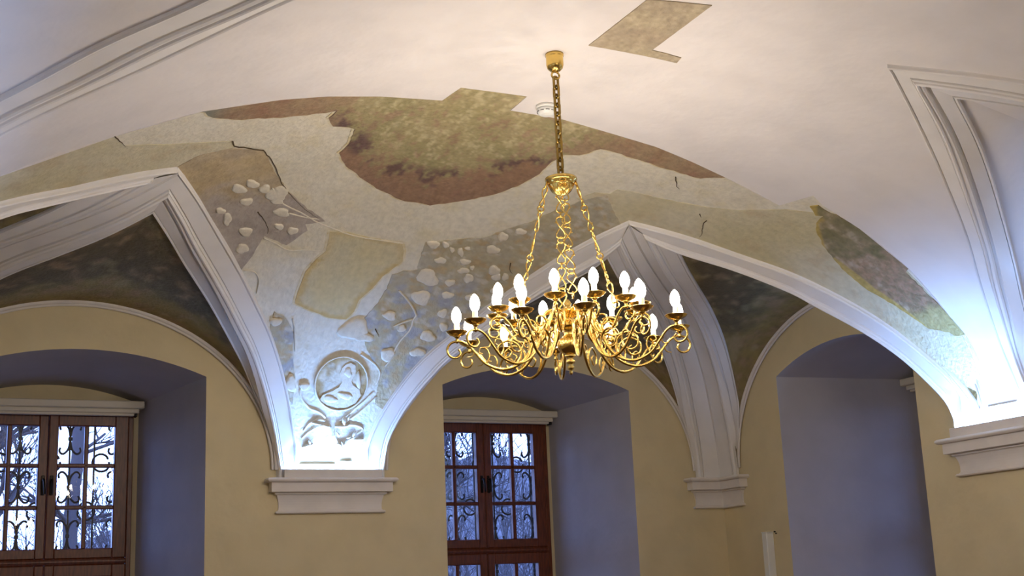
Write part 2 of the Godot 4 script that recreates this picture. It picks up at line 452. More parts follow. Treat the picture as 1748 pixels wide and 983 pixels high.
func niche_wall(root: Node3D, u0: float, u1: float, top: float, niches: Array, thick: float) -> void:
	# local frame: x along the wall, y up, z towards the room; the face lies at z = 0
	var face := MB.new()
	var u = u0
	for n in niches:
		var l = n.c - n.ho
		var r = n.c + n.ho
		face.quad(Vector3(u, 0, 0), Vector3(u, top, 0), Vector3(l, top, 0), Vector3(l, 0, 0))
		var a = arch_pts(n.c, n.ho, n.spring, n.crown)
		for k in a.size() - 1:
			face.quad(Vector3(a[k].x, a[k].y, 0), Vector3(a[k].x, top, 0), Vector3(a[k + 1].x, top, 0), Vector3(a[k + 1].x, a[k + 1].y, 0))
		face.quad(Vector3(l, 0, 0), Vector3(l, n.sill, 0), Vector3(r, n.sill, 0), Vector3(r, 0, 0))
		u = r
		# reveal, soffit and sill of the niche
		var b = arch_pts(n.wc, n.hi, n.spring_in, n.crown_in)
		var rv := MB.new()
		var i0 = n.wc - n.hi
		var i1 = n.wc + n.hi
		rv.quad(Vector3(l, n.sill, 0), Vector3(l, n.spring, 0), Vector3(i0, n.spring_in, -n.d), Vector3(i0, n.sill, -n.d))
		rv.quad(Vector3(r, n.sill, 0), Vector3(i1, n.sill, -n.d), Vector3(i1, n.spring_in, -n.d), Vector3(r, n.spring, 0))
		var g0 = []; var g1 = []
		for k in a.size():
			g0.append(Vector3(a[k].x, a[k].y, 0)); g1.append(Vector3(b[k].x, b[k].y, -n.d))
		rv.grid([g0, g1])
		part("niche_reveal", rv, mats.reveal_paint, root)
		var si := MB.new()
		si.quad(Vector3(l, n.sill, 0), Vector3(i0, n.sill, -n.d), Vector3(i1, n.sill, -n.d), Vector3(r, n.sill, 0))
		part("niche_sill", si, mats.reveal_paint, root)
		# wall round the window at the back of the niche
		var ty := MB.new()
		for s in [-1.0, 1.0]:
			ty.quad(Vector3(n.wc + s * n.win, n.sill, -n.d), Vector3(n.wc + s * n.hi, n.sill, -n.d), Vector3(n.wc + s * n.hi, n.wtop, -n.d), Vector3(n.wc + s * n.win, n.wtop, -n.d))
		for k in b.size() - 1:
			ty.quad(Vector3(b[k].x, n.wtop, -n.d), Vector3(b[k].x, b[k].y, -n.d), Vector3(b[k + 1].x, b[k + 1].y, -n.d), Vector3(b[k + 1].x, n.wtop, -n.d))
		part("niche_back", ty, mats.yellow_wall, root)
		var ext := MB.new()
		var e = n.win + 0.10
		for s in [-1.0, 1.0]:
			ext.quad(Vector3(n.wc + s * n.win, n.sill, -n.d), Vector3(n.wc + s * n.win, n.wtop, -n.d), Vector3(n.wc + s * e, n.wtop + 0.1, -thick), Vector3(n.wc + s * e, n.sill - 0.1, -thick))
		ext.quad(Vector3(n.wc - n.win, n.wtop, -n.d), Vector3(n.wc + n.win, n.wtop, -n.d), Vector3(n.wc + e, n.wtop + 0.1, -thick), Vector3(n.wc - e, n.wtop + 0.1, -thick))
		ext.quad(Vector3(n.wc - n.win, n.sill, -n.d), Vector3(n.wc + n.win, n.sill, -n.d), Vector3(n.wc + e, n.sill - 0.1, -thick), Vector3(n.wc - e, n.sill - 0.1, -thick))
		part("outer_reveal", ext, mats.outer_wall, root)
	face.quad(Vector3(u, 0, 0), Vector3(u, top, 0), Vector3(u1, top, 0), Vector3(u1, 0, 0))
	part("wall_face", face, mats.yellow_wall, root)
	var out := MB.new()
	u = u0
	for n in niches:
		var e = n.win + 0.10
		out.quad(Vector3(u, 0, -thick), Vector3(n.wc - e, 0, -thick), Vector3(n.wc - e, top, -thick), Vector3(u, top, -thick))
		out.quad(Vector3(n.wc - e, n.wtop + 0.1, -thick), Vector3(n.wc + e, n.wtop + 0.1, -thick), Vector3(n.wc + e, top, -thick), Vector3(n.wc - e, top, -thick))
		out.quad(Vector3(n.wc - e, 0, -thick), Vector3(n.wc + e, 0, -thick), Vector3(n.wc + e, n.sill - 0.1, -thick), Vector3(n.wc - e, n.sill - 0.1, -thick))
		u = n.wc + e
	out.quad(Vector3(u, 0, -thick), Vector3(u1, 0, -thick), Vector3(u1, top, -thick), Vector3(u, top, -thick))
	for k in [u0, u1]: out.quad(Vector3(k, 0, 0), Vector3(k, top, 0), Vector3(k, top, -thick), Vector3(k, 0, -thick))
	part("outer_face", out, mats.outer_wall, root)

func niche(c: float, ho: float, hi: float, d: float, wc: float) -> Dictionary:
	return {"c": c, "wc": wc, "ho": ho, "hi": hi, "d": d, "spring": E + 1.392, "crown": E + 1.535, "spring_in": E + 1.384, "crown_in": E + 1.50, "sill": 0.75, "win": 0.54, "wtop": E + 1.345}

var WIN := []

func build_shell() -> void:
	var top = 4.3
	var fl = struct("floor", "brown parquet floor of the hall")
	var m := MB.new()
	m.box(Vector3(-4.8, -0.2, -1.6), Vector3(4.8, 0, 11.2))
	part("floor_slab", m, mats.parquet, fl)
	var wb = struct("wall_back", "yellow end wall with two deep arched window niches")
	niche_wall(wb, -W, W, top, [niche(-1.507, 0.72, 0.58, 1.133, -1.575), niche(1.507, 0.72, 0.58, 1.133, 1.575)], 1.5)
	var wr = struct("wall_right", "yellow side wall with one deep arched window niche", Vector3(W, 0, 0), -PI / 2)
	niche_wall(wr, 0.0, 11.0, top, [niche(1.402, 0.663, 0.58, 1.133, 1.475)], 1.5)
	var wl = struct("wall_left", "plain yellow side wall")
	m = MB.new()
	m.box(Vector3(-W - 0.5, 0, -1.5), Vector3(-W, top, 11.2))
	part("wall_face", m, mats.yellow_wall, wl)
	var wf = struct("wall_front", "plain yellow wall behind the observer")
	m = MB.new()
	m.box(Vector3(-W, 0, 11.0), Vector3(W + 1.6, top, 11.2))
	part("wall_face", m, mats.yellow_wall, wf)
	var rf = struct("roof", "loft floor above the vault")
	m = MB.new()
	m.box(Vector3(-W - 0.6, top, -1.6), Vector3(W + 1.7, top + 0.2, 11.3))
	part("loft_slab", m, mats.outer_wall, rf)
	m = MB.new()
	m.box(Vector3(W, 0, -1.5), Vector3(W + 1.5, top, -1.4))
	part("corner_block", m, mats.outer_wall, wr, Vector3.ZERO)
	wr.get_node("corner_block").transform = wr.transform.affine_inverse()

# ------------------------------------------------------------------ vault surfaces
func base_colour(l: float, f: float, p: Vector3) -> Color:
	var a = nz1.get_noise_3dv(p)
	var b = nz2.get_noise_3dv(p)
	var d = nz3.get_noise_3dv(p)
	var c = mix(Color(0.66, 0.61, 0.48), Color(0.70, 0.66, 0.55), 0.5 + a * 0.9)
	c = mix(c, Color(0.62, 0.55, 0.36), ss(0.15, 0.5, b + 0.3 * d) * 0.5)
	if f > 40.0 and absf(l) < 20.0:
		c = mix(c, Color(0.68, 0.66, 0.58), ss(42, 47, f + 14.0 * b) * 0.8)
		c = mix(c, Color(0.48, 0.40, 0.24), ss(0.1, 0.45, b * 0.8 + d * 0.5) * 0.6 * ss(52, 58, f))
		c = mix(c, Color(0.42, 0.46, 0.52), ss(0.1, 0.4, a * 0.9 + d * 0.5) * 0.6 * ss(58, 64, f))
	return c * (1.0 + 0.10 * d)

func olive_colour(l: float, f: float, p: Vector3) -> Color:
	var a = nz1.get_noise_3dv(p * 1.3)
	var b = nz2.get_noise_3dv(p)
	var d = nz3.get_noise_3dv(p)
	var c = mix(Color(0.54, 0.475, 0.29), Color(0.59, 0.54, 0.39), 0.5 + a)
	c = mix(c, Color(0.44, 0.33, 0.19), ss(0.15, 0.45, b + 0.3 * d) * 0.4)
	return c * (1.0 + 0.12 * d)

func fresco_colour(l: float, f: float, p: Vector3) -> Color:
	# the large weathered painting in the crown: olive field, red-brown lower rim
	var a = nz1.get_noise_3dv(p * 1.5)
	var b = nz2.get_noise_3dv(p * Vector3(1.6, 1, 0.8))
	var d = nz3.get_noise_3dv(p * Vector3(1.5, 1, 0.7))
	var e = nz4.get_noise_3dv(p)
	var c = mix(Color(0.36, 0.295, 0.15), Color(0.30, 0.26, 0.12), 0.5 + a)
	c = mix(c, Color(0.45, 0.38, 0.22), ss(0.0, 0.5, b * 0.5 + d * 0.8 + 0.4 * e) * 0.8)
	c = mix(c, Color(0.26, 0.15, 0.10), ss(0.15, 0.42, -b * 0.8 + d * 0.5) * 0.65)
	var low = f - (24.0 - pow(absf(l) * 0.62, 1.6) * 0.45)
	c = mix(c, Color(0.26, 0.14, 0.085), ss(-8.5, -3.5, low + 6.0 * b + 4.0 * d) * 0.85)
	c = mix(c, Color(0.13, 0.075, 0.06), ss(0.05, 0.35, d * 0.6 + a) * ss(-9, -6, low) * (1.0 - ss(-4, -2, low)))
	if l < -13.0 or l > 12.0:
		c = mix(c, Color(0.32, 0.225, 0.13), 0.55 + b)
		c = mix(c, Color(0.21, 0.20, 0.15), ss(-24, -27, l))
	return c * (1.0 + 0.22 * d + 0.18 * e)

func window_colour(l: float, f: float, p: Vector3) -> Color:
	var a = nz1.get_noise_3dv(p * 2.0)
	var d = nz3.get_noise_3dv(p * Vector3(1.6, 1, 0.6))
	return mix(Color(0.42, 0.35, 0.23), Color(0.36, 0.29, 0.20), 0.5 + a) * (1.0 + 0.3 * d + 0.15 * nz4.get_noise_3dv(p))

func rim_colour(l: float, f: float, p: Vector3) -> Color:
	return mix(Color(0.62, 0.52, 0.29), Color(0.70, 0.65, 0.50), 0.5 + 1.5 * nz3.get_noise_3dv(p))

func oval_colour(l: float, f: float, p: Vector3) -> Color:
	var a = nz1.get_noise_3dv(p * 1.4)
	var b = nz2.get_noise_3dv(p * 1.3)
	var d = nz3.get_noise_3dv(p * 1.2)
	var e = nz4.get_noise_3dv(p)
	var c = mix(Color(0.17, 0.145, 0.06), Color(0.27, 0.22, 0.12), 0.5 + b)
	c = mix(c, Color(0.36, 0.22, 0.14), 0.8 * ss(48, 54, l + 6.0 * b) * (1.0 - ss(63, 66, l)) * (0.5 + 0.5 * ss(-0.1, 0.2, d)))
	c = mix(c, Color(0.44, 0.36, 0.26), ss(0.05, 0.5, b * 0.7 + a * 0.6 + d * 0.3) * 0.8)
	c = mix(c, Color(0.40, 0.33, 0.13), ss(62, 66, l + 3.0 * b) * 0.8)
	# ochre painted border along the lower rim
	var rim = 3.0 + (l - 41.5) * 0.95 if l < 49.0 else 10.0 - absf(l - 57.0) * 0.12
	c = mix(c, Color(0.46, 0.33, 0.08), ss(rim - 1.3, rim - 0.7, f) * 0.85)
	c = mix(c, Color(0.46, 0.33, 0.08), (1.0 - ss(42.0, 42.9, l)) * 0.85 * ss(1.2, 2.2, f))
	return c * (1.0 + 0.2 * d + 0.2 * e)

func tan_colour(l: float, f: float, p: Vector3) -> Color:
	var a = nz1.get_noise_3dv(p * 2.0)
	var b = nz2.get_noise_3dv(p)
	var d = nz3.get_noise_3dv(p)
	var c = mix(Color(0.46, 0.355, 0.20), Color(0.44, 0.36, 0.25), 0.5 + a)
	c = mix(c, Color(0.38, 0.34, 0.32), ss(21, 28, f + 6.0 * b) * 0.75)
	return c * (1.0 + 0.16 * d + 0.2 * b)

func ochre_colour(l: float, f: float, p: Vector3) -> Color:
	var a = nz1.get_noise_3dv(p * 2.0)
	var d = nz3.get_noise_3dv(p)
	var c = mix(Color(0.60, 0.51, 0.29), Color(0.56, 0.50, 0.33), 0.5 + a)
	var q = Vector2(l, f)
	var near = 1e9
	for k in ochre_rim.size():
		near = minf(near, q.distance_to(Geometry2D.get_closest_point_to_segment(q, ochre_rim[k], ochre_rim[(k + 1) % ochre_rim.size()])))
	c = mix(c, Color(0.54, 0.36, 0.11), (1.0 - ss(0.2, 1.1, near + 0.5 * d)) * (0.7 if f > 40.0 else 0.3))
	return c * (1.0 + 0.10 * d)
var ochre_rim := PackedVector2Array()

func leafy_colour(l: float, f: float, p: Vector3) -> Color:
	var a = nz1.get_noise_3dv(p * 2.2)
	var b = nz2.get_noise_3dv(p * 1.4)
	var d = nz3.get_noise_3dv(p)
	var c = mix(Color(0.44, 0.38, 0.24), Color(0.41, 0.37, 0.28), 0.5 + a)
	c = mix(c, Color(0.42, 0.30, 0.15), ss(0.1, 0.35, b * 0.8 + d * 0.4) * 0.7)
	c = mix(c, Color(0.33, 0.335, 0.36), ss(0.0, 0.3, -b * 0.8 + a * 0.4 + d * 0.4) * ss(38, 47, f) * 0.85)
	c = mix(c, Color(0.62, 0.60, 0.52), ss(0.18, 0.4, nz2.get_noise_3dv(p * 2.0 + Vector3(4, 4, 4))) * 0.5)
	return c * (1.0 + 0.18 * d)

func dark_colour(s: float, t: float, p: Vector3) -> Color:
	# soot-darkened paintings in the lunettes: a dark oval in an olive-brown field
	var a = nz1.get_noise_3dv(p * 1.6)
	var b = nz2.get_noise_3dv(p * Vector3(1, 2, 1))
	var d = nz3.get_noise_3dv(p * 0.8)
	var c = mix(Color(0.21, 0.157, 0.050), Color(0.18, 0.125, 0.050), 0.5 + b)
	var ov = Vector2((1.0 - s) / 0.62, (t - 0.45) / 0.33).length()
	c = mix(Color(0.092, 0.072, 0.036), c, ss(0.6, 1.15, ov + 0.5 * a + 0.25 * b))
	c = mix(c, Color(0.22, 0.145, 0.075), ss(0.05, 0.45, b * 0.8 + d * 0.5) * 0.7)
	c = mix(c, Color(0.22, 0.18, 0.09), ss(0.2, 0.5, a + 0.4 * d) * 0.5)
	c = mix(c, Color(0.21, 0.17, 0.065), ss(0.25, 0.1, t) * ss(0.5, 0.9, s) * 0.7)
	return c * (1.0 + 0.25 * d) * 1.25

func room_normal(n: Vector3, p: Vector3, ref: Vector3) -> Vector3:
	return n if n.dot(ref - p) > 0 else -n

func band(root, called: String, O: Array, I: Array, C: Array, ref: Vector3, bead: bool, foot := true) -> void:
	# an archivolt: fascia from the outer line O to the arris I, then a strip on the cap that runs from I to C
	var cnt = O.size()
	var prof = [[-0.05, -0.014], [0.0, 0.0], [0.015, 0.012], [0.06, 0.017], [0.10, 0.013], [0.12, 0.005], [0.15, 0.009], [0.70, 0.010], [0.72, 0.002], [0.745, 0.004], [0.76, 0.017], [0.80, 0.022], [0.83, 0.018], [0.845, 0.028], [0.92, 0.034], [0.975, 0.030], [1.0, 0.022]] if bead else [[0.0, 0.004], [0.03, 0.010], [0.06, 0.003], [0.08, 0.011], [0.70, 0.011], [0.72, 0.002], [0.745, 0.004], [0.76, 0.017], [0.80, 0.022], [0.83, 0.018], [0.845, 0.028], [0.92, 0.034], [0.975, 0.030], [1.0, 0.022]]
	var cap = [[0.012, 0.024], [0.030, 0.020], [0.034, 0.010], [0.058, 0.006], [0.064, 0.014], [0.185, 0.014], [0.19, 0.006], [0.196, 0.018], [0.212, 0.020], [0.222, 0.012], [0.226, -0.012]]
	var rows = []
	for k in cnt:
		var t = (O[mini(k + 1, cnt - 1)] + I[mini(k + 1, cnt - 1)] - O[maxi(k - 1, 0)] - I[maxi(k - 1, 0)]).normalized()
		var w = I[k] - O[k]
		var n1 = room_normal(t.cross(w).normalized(), O[k], ref)
		var cw = (C[k] - I[k])
		var room = clampf(cw.length() * 0.8 / 0.226, 0.02, 1.0)
		var d2 = cw.normalized() if cw.length() > 0.004 else (w * -1.0).normalized()
		var n2 = room_normal(t.cross(d2).normalized(), I[k], ref)
		var row = []
		for q in prof: row.append(O[k] + w * q[0] + n1 * q[1])
		var sl = minf(1.0, room * 2.0)
		for q in cap: row.append(I[k] + d2 * q[0] * room + n2 * q[1] * sl)
		rows.append(row)
	if foot:
		var r0 = []
		for q in rows[0]: r0.append(Vector3(q.x, H - 0.056, q.z))
		for q in r0.size(): rows[0][q].y = maxf(rows[0][q].y, H - 0.02)
		rows.push_front(r0)
	var m := MB.new()
	m.strips(rows)
	part(called, m, mats.trim_plaster, root)

func lunette(root, A: Array, WA: Array, B: Array, WB: Array, called := "lunette_fresco", mat_ = null) -> void:
	# cap over a window: ruled between the arrises A, B and the two halves of the arch on the wall
	var m := MB.new()
	for half in [[A, WA], [B, WB]]:
		var g = []
		var cs = []
		var cnt = half[0].size()
		for k in cnt:
			var row = []
			var crow = []
			for j in 33:
				var t = j / 32.0
				var p = half[0][k].lerp(half[1][k], t)
				row.append(p)
				crow.append(dark_colour(float(k) / (cnt - 1), t, p))
			g.append(row); cs.append(crow)
		m.grid(g, false, false, cs)
	part(called, m, mats.painted_plaster if mat_ == null else mat_, root)

func dense(a: Array, n: int) -> Array:
	return smooth_line(a, n)

func wall_half(c: Vector3, edge: Vector3, rise: float, n: int) -> Array:
	# quarter ellipse on a wall from its springing to its crown
	var o = []
	for k in 25:
		var g = PI / 2 * k / 24
		o.append(c + (edge - c) * cos(g) + Vector3(0, rise * sin(g), 0))
	return smooth_line(o, n)

func rib_line(base: Vector3, top: Vector3, n: int) -> Array:
	var o = []
	for q in [[0, 0], [0.012, 0.09], [0.03, 0.175], [0.075, 0.32], [0.17, 0.535], [0.347, 0.735], [0.53, 0.825], [0.711, 0.875], [0.86, 0.925], [1.0, 1.0]]:
		o.append(Vector3(lerpf(base.x, top.x, q[0]), lerpf(base.y, top.y, q[1]), lerpf(base.z, top.z, q[0])))
	return smooth_line(o, n)

func flip(a: Array) -> Array:
	var o = a.duplicate()
	o.reverse()
	return o

func sag(a: Array, top: Vector3) -> Array:
	# pull the end of a line to a given point
	var o = a.duplicate()
	o[o.size() - 1] = top
	return o

func corner_bay(root, sg: float, oL: Array, iL: Array, oR: Array, iR: Array) -> void:
	var n = 56
	var O1 = on_vault(oL, n)
	var I1 = on_vault(iL, n)
	var O2 = flip(on_vault(oR, n))
	var I2 = flip(on_vault(iR, n))
	var P = O1[n - 1]
	var P2 = I1[n - 1]
	var P3 = I2[n - 1]
	var hip = rib_line(Vector3(sg * (W - 0.03), H, 0.03), P - Vector3(0, 0.012, 0), n)
	var R2 = rib_line(Vector3(sg * (W - 0.235), H, 0.02), P2, n)
	var R3 = rib_line(Vector3(sg * (W - 0.02), H, 0.235), P3, n)
	var cb = Vector3(sg * 1.55, H, 0.004)
	var b1 = wall_half(cb, Vector3(sg * 0.35, H, 0.004), 1.0, n)
	var b2 = wall_half(cb, Vector3(sg * 2.75, H, 0.004), 1.0, n)
	var cs = Vector3(sg * (W - 0.004), H, 1.42)
	var s1 = wall_half(cs, Vector3(sg * (W - 0.004), H, 0.22), 1.0, n)
	var s2 = wall_half(cs, Vector3(sg * (W - 0.004), H, 2.62), 1.0, n)
	var ref2 = Vector3(sg * 1.5, E + 0.5, 0.9)
	lunette(root, I1, b1, R2, b2)
	lunette(root, R3, s1, I2, s2)
	var rm = Vector3(0, E, 3.5)
	band(root, "archivolt", O1, I1, b1, ref2.lerp(rm, 0.4), true)
	band(root, "archivolt", O2, I2, s2, ref2.lerp(rm, 0.4), true)
	band(root, "diagonal_rib", hip, R2, b2, ref2.lerp(rm, 0.2), false)
	band(root, "diagonal_rib", hip, R3, s1, ref2.lerp(rm, 0.2), false)
	for h in [[b1, b2, Vector3(0, 0, 0.012)], [s1, s2, Vector3(-sg * 0.012, 0, 0)]]:
		var path = []
		for q in h[0]: path.append(q + h[2])
		for q in flip(h[1]).slice(1): path.append(q + h[2])
		var m := MB.new()
		m.tube(path, 0.016, -1, 8)
		var m2 = path.map(func(q): return q + (Vector3(sg * 1.5, H, 0) - q) * Vector3(0.022, 0.022, 0) if h[2].z > 0 else q + (Vector3(0, H, 1.42) - q) * Vector3(0, 0.022, 0.022))
		m.tube(m2, 0.009, -1, 6)
		part("wall_arch_bead", m, mats.cap_plaster, root)

func side_bay(root, sg: float, o: Array, i: Array, zc: float) -> void:
	# cap over a side window of the next bay
	var n = 48
	var O = flip(on_vault(o, n))
	var I = flip(on_vault(i, n))
	var mir = func(a): return a.map(func(q): return Vector3(q.x, q.y, 2.0 * zc - q.z))
	var c = Vector3(sg * (W - 0.004), H, zc)
	var near_ = I[0].z + 0.02
	var w1 = wall_half(c, Vector3(sg * (W - 0.004), H, near_), 1.0, n)
	var w2 = mir.call(w1)
	var ref = Vector3(sg * 1.2, E, zc)
	O[n - 1].z = zc
	I[n - 1].z = zc
	band(root, "archivolt", O, I, w1, ref, true, false)
	band(root, "archivolt", mir.call(O), mir.call(I), w2, ref, true, false)
	lunette(root, I, w1, mir.call(I), w2, "side_cap", mats.white_plaster)

func mirrored(a: Array, f0: float) -> Array:
	var o = []
	for k in range(a.size() - 2, -1, -2):
		o.append(a[k]); o.append(2.0 * f0 - a[k + 1])
	return o

func rev(a: Array) -> Array:
	var o = []
	for k in range(a.size() - 2, -1, -2):
		o.append(a[k]); o.append(a[k + 1])
	return o

func build_vault() -> void:
	var root = struct("ceiling", "white barrel vault whose end bay keeps frescoes and stucco")
	var oRl = D.ORl + [-55.2, 17.2, -63.6, 16.9, -71.4, 17.1, -78.1, 17.5, -82.6, 21.7]
	var iRl = D.IRl + [-54.8, 21.5, -63.0, 23.0, -70.6, 24.7, -77.3, 29.0, -82.4, 38.1, -85.5, 66.0]
	var oQ = D.OQ + [87.5, -4.6]
	var iQ = D.IQ + [82.0, -5.8, 88.0, -6.6]
	var oQl = [-21.5, -27.0] + rev(D.OQl) + [-57.0, -3.0, -67.0, -1.7, -77.0, -1.2, -87.5, -1.2]
	var iQl = [-25.0, -27.0] + rev(D.IQl) + [-57.0, -6.4, -67.0, -4.0, -77.0, -2.8, -88.0, -2.8]
	# the painted end bay, then the whitewashed vault over it
	var bay = [-89.6, 1.5, -75, 3.5, -60, 6.3] + D.fres + [89.6, -0.5, 89.6, 80] + rev(D.IR) + rev(D.IL) + [0, 90.0] + D.ILl + iRl + [-89.6, 80]
	part("painted_bay", patch(pairs(bay), 0.55, -0.012, base_colour), mats.painted_plaster, root)
	var white = [-89.6, 1.5, -75, 3.5, -60, 6.3] + D.fres + [89.6, -0.5] + rev(iQ) + mirrored(iQ, -25.9).slice(0) 
	white = [-89.6, 1.5, -75, 3.5, -60, 6.3] + D.fres + [89.6, -0.5] + rev(iQ) + rev(mirrored(iQ, -25.9)) + [89.9, -60, 89.9, -167, -89.9, -167, -89.9, -60] + mirrored(iQl, -27.0) + iQl
	part("whitewashed_vault", patch(pairs(white), 1.2, -0.004, null, 0.01), mats.white_plaster, root)
	corner_bay(root, 1.0, D.OL, D.IL, D.OR, D.IR)
	corner_bay(root, -1.0, D.OLl, D.ILl, oRl, iRl)
	side_bay(root, 1.0, oQ, iQ, ZB + 25.95 * 0.05)
	side_bay(root, -1.0, oQl, iQl, ZB + 27.0 * 0.05)
	# fragments of old paint and plaster
	ochre_rim = pairs(D.F7)
	var fr = [["F10", 0.5, -0.009, olive_colour, "olive_plaster", "plain olive plaster strip above the left archivolt"], ["F4", 0.45, -0.009, olive_colour, "olive_plaster", "worn olive plaster above the right archivolt"], ["F5", 0.35, -0.008, tan_colour, "tan_fragment", "tan painted ground with white stucco leaves"], ["F8", 0.35, -0.008, leafy_colour, "leaf_ground", "blue and brown painted ground of the stucco foliage"], ["F9", 0.3, -0.008, leafy_colour, "leaf_ground", "narrow blue and brown strip beside the archivolt"], ["F7", 0.35, -0.007, ochre_colour, "ochre_patch", "ochre patch with darker rim on pale plaster"], ["F0", 0.28, -0.006, fresco_colour, "crown_fresco", "large olive and red-brown fresco with jagged rim"], ["F2", 0.28, -0.006, oval_colour, "oval_fresco", "weathered half oval fresco with ochre border"], ["F1", 0.3, 0.0, window_colour, "fresco_window", "angular uncovered piece of fresco in white plaster"]]
	for q in fr:
		var poly = pairs(D[q[0]])
		poly = rough_edge(poly, 0.7, 0.16 if q[0] in ["F0", "F2", "F5", "F8", "F9"] else 0.03, 5)
		if q[0] in ["F0", "F7"]:
			var wide = Geometry2D.offset_polygon(poly, 0.28, Geometry2D.JOIN_ROUND)[0]
			if q[0] == "F0": wide = Geometry2D.intersect_polygons(wide, pairs(bay))[0]
			part("plaster_edge", patch(wide, 0.5, q[2] - 0.003, rim_colour, 0.004), mats.painted_plaster, root)
		var o = part(q[4], patch(poly, q[1], q[2], q[3], 0.006), mats.painted_plaster, root)
		o.set_meta("label", q[5])
	for q in D.blob: part("stucco_leaf", leaf_mesh(q, 0.010), mats.stucco, root)
	for k in D.stem.size():
		var m := MB.new()
		var path = []
		for q in smooth_line(Array(pairs(D.stem[k])).map(func(a): return Vector3(a.x, a.y, 0)), 16): path.append(so(q.x, q.y, -0.011 if k > 2 and k < 11 else -0.006))
		var thick = 0.007 if k in [0, 1, 2] else (0.0045 if k > 10 else 0.009)
		m.tube(path, thick, thick * 0.7)
		part("stucco_stem", m, mats.stucco, root)
	for a in D.crack:
		var m := MB.new()
		var path = []
		for q in Array(rough_edge(pairs(a), 0.6, 0.12, 9)).slice(0, -1): 
			path.append(so(q.x, q.y, -0.006))
		path = path.slice(0, maxi(2, crack_len(a)))
		m.tube(path, 0.0035, 0.001, 5)
		part("crack", m, mats.crack, root)
	medallion(root)
	for sg in [-1.0, 1.0]:
		var m := MB.new()
		m.box(Vector3(minf(sg * W, sg * (W - 0.011)), H - 0.06, 2.43), Vector3(maxf(sg * W, sg * (W - 0.011)), H + 0.32, 2.98), 0.004)
		part("vault_foot", m, mats.trim_plaster, root)
	for q in [[Vector3(-0.20, H + 0.035, -0.01), Vector3(0.04, H + 0.039, 0.012)], [Vector3(0.06, H + 0.052, -0.01), Vector3(0.15, H + 0.057, 0.012)], [Vector3(W - 0.0155, H + 0.085, 2.56), Vector3(W - 0.005, H + 0.089, 2.84)]]:
		var m := MB.new()
		m.box(q[0], q[1], 0.001)
		part("plaster_lip", m, mats.stucco, root)

func crack_len(a: Array) -> int:
	# points of the open line without the closing segment that rough_edge adds
	var p = pairs(a)
	var c = 0
	for k in p.size() - 1: c += maxi(1, int(p[k].distance_to(p[k + 1]) / 0.6))
	return c

func leaf_mesh(q: Array, rise: float) -> MB:
	var m := MB.new()
	var rows = []
	var rng := RandomNumberGenerator.new()
	rng.seed = int(q[0] * 100 + q[1] * 31)
	var p1 = rng.randf() * TAU
	var p2 = rng.randf() * TAU
	for r in [[1.04, -0.012], [1.0, -0.002], [0.9, 0.5], [0.7, 0.85], [0.4, 1.0], [0.0, 1.02]]:
		var row = []
		for k in 18:
			var a = TAU * k / 18
			var w = r[0] * (1.0 + 0.12 * sin(2 * a + p1) + 0.12 * sin(3 * a + p2) + 0.06 * sin(5 * a + p1 * 2.0))
			var h = (r[1] * rise if r[1] > 0 else r[1]) - 0.006
			row.append(so(q[0] + (q[2] * cos(a) + q[4] * sin(a)) * w, q[1] + (q[3] * cos(a) + q[5] * sin(a)) * w, h * 0.55 if r[1] > 0 else h))
		rows.append(row)
	m.grid(rows, false, true)
	return m

func medal_colour(l: float, f: float, p: Vector3) -> Color:
	# ochre ground left between the bust and the rim
	var q = Vector2((l - 0.6) / 3.35, (f - 69.15) / 6.45)
	var b = nz2.get_noise_3dv(p * 2.0)
	var c = mix(Color(0.56, 0.52, 0.42), Color(0.36, 0.25, 0.11), ss(0.66, 0.86, q.length() + 0.35 * b))
	return c * (1.0 + 0.2 * nz3.get_noise_3dv(p))

func medallion(root) -> void:
	var rim = D.medal[0]
	var po = pairs(rim)
	var grp = part("medallion", patch(po, 0.4, -0.004, medal_colour, 0.01), mats.painted_plaster, root)
	grp.set_meta("label", "oval stucco medallion with a bust in low relief")
	var m := MB.new()
	var path = []
	for q in po: path.append(so(q.x, q.y, 0.0))
	m.tube(path, 0.006, -1, 8, true)
	part("medallion_rim", m, mats.stucco, grp)
	var bust = part("bust", patch(rough_edge(pairs([0.72, 64.59, 1.33, 64.13, 1.98, 64.68, 2.18, 66.18, 1.98, 67.55, 1.81, 68.47, 2.06, 69.38, 3.03, 70.52, 3.27, 71.89, 2.78, 73.71, 1.69, 74.86, 0.48, 75.08, -0.86, 74.40, -1.83, 73.26, -1.58, 72.12, -0.61, 71.20, 0.36, 70.06, 0.67, 68.92, 0.36, 68.01, 0.24, 66.64, 0.38, 65.41]), 0.35, 0.05, 4), 0.3, 0.0015, null, 0.008), mats.stucco, grp)
	bust.set_meta("label", "head and shoulders in low relief")
	for q in [["bust_head", [1.2, 66.4, 0.55, -0.05, 0.1, 1.35]], ["bust_shoulder", [1.3, 72.0, 0.95, 0.1, 0.2, 1.1]], ["bust_shoulder", [-0.5, 72.9, 0.9, -0.2, 0.2, 1.0]], ["bust_drapery", [2.75, 68.4, 0.3, 0, 0.3, 2.2]]]:
		part(q[0], leaf_mesh(q[1], 0.019), mats.stucco, grp)
	# rocaille under the medallion
	var rng := RandomNumberGenerator.new()
	rng.seed = 77
	for k in 26:
		var l = rng.randf_range(-3.6, 3.8)
		var f = rng.randf_range(77.0, 84.5)
		if absf(l) > 1.6 and rng.randf() < 0.45: continue
		var a = rng.randf() * PI
		var s = rng.randf_range(0.35, 0.8)
		part("rocaille_leaf", leaf_mesh([l, f, s * cos(a), s * sin(a) * 1.6, -0.3 * s * sin(a), 0.5 * s * cos(a)], 0.022), mats.stucco, root)

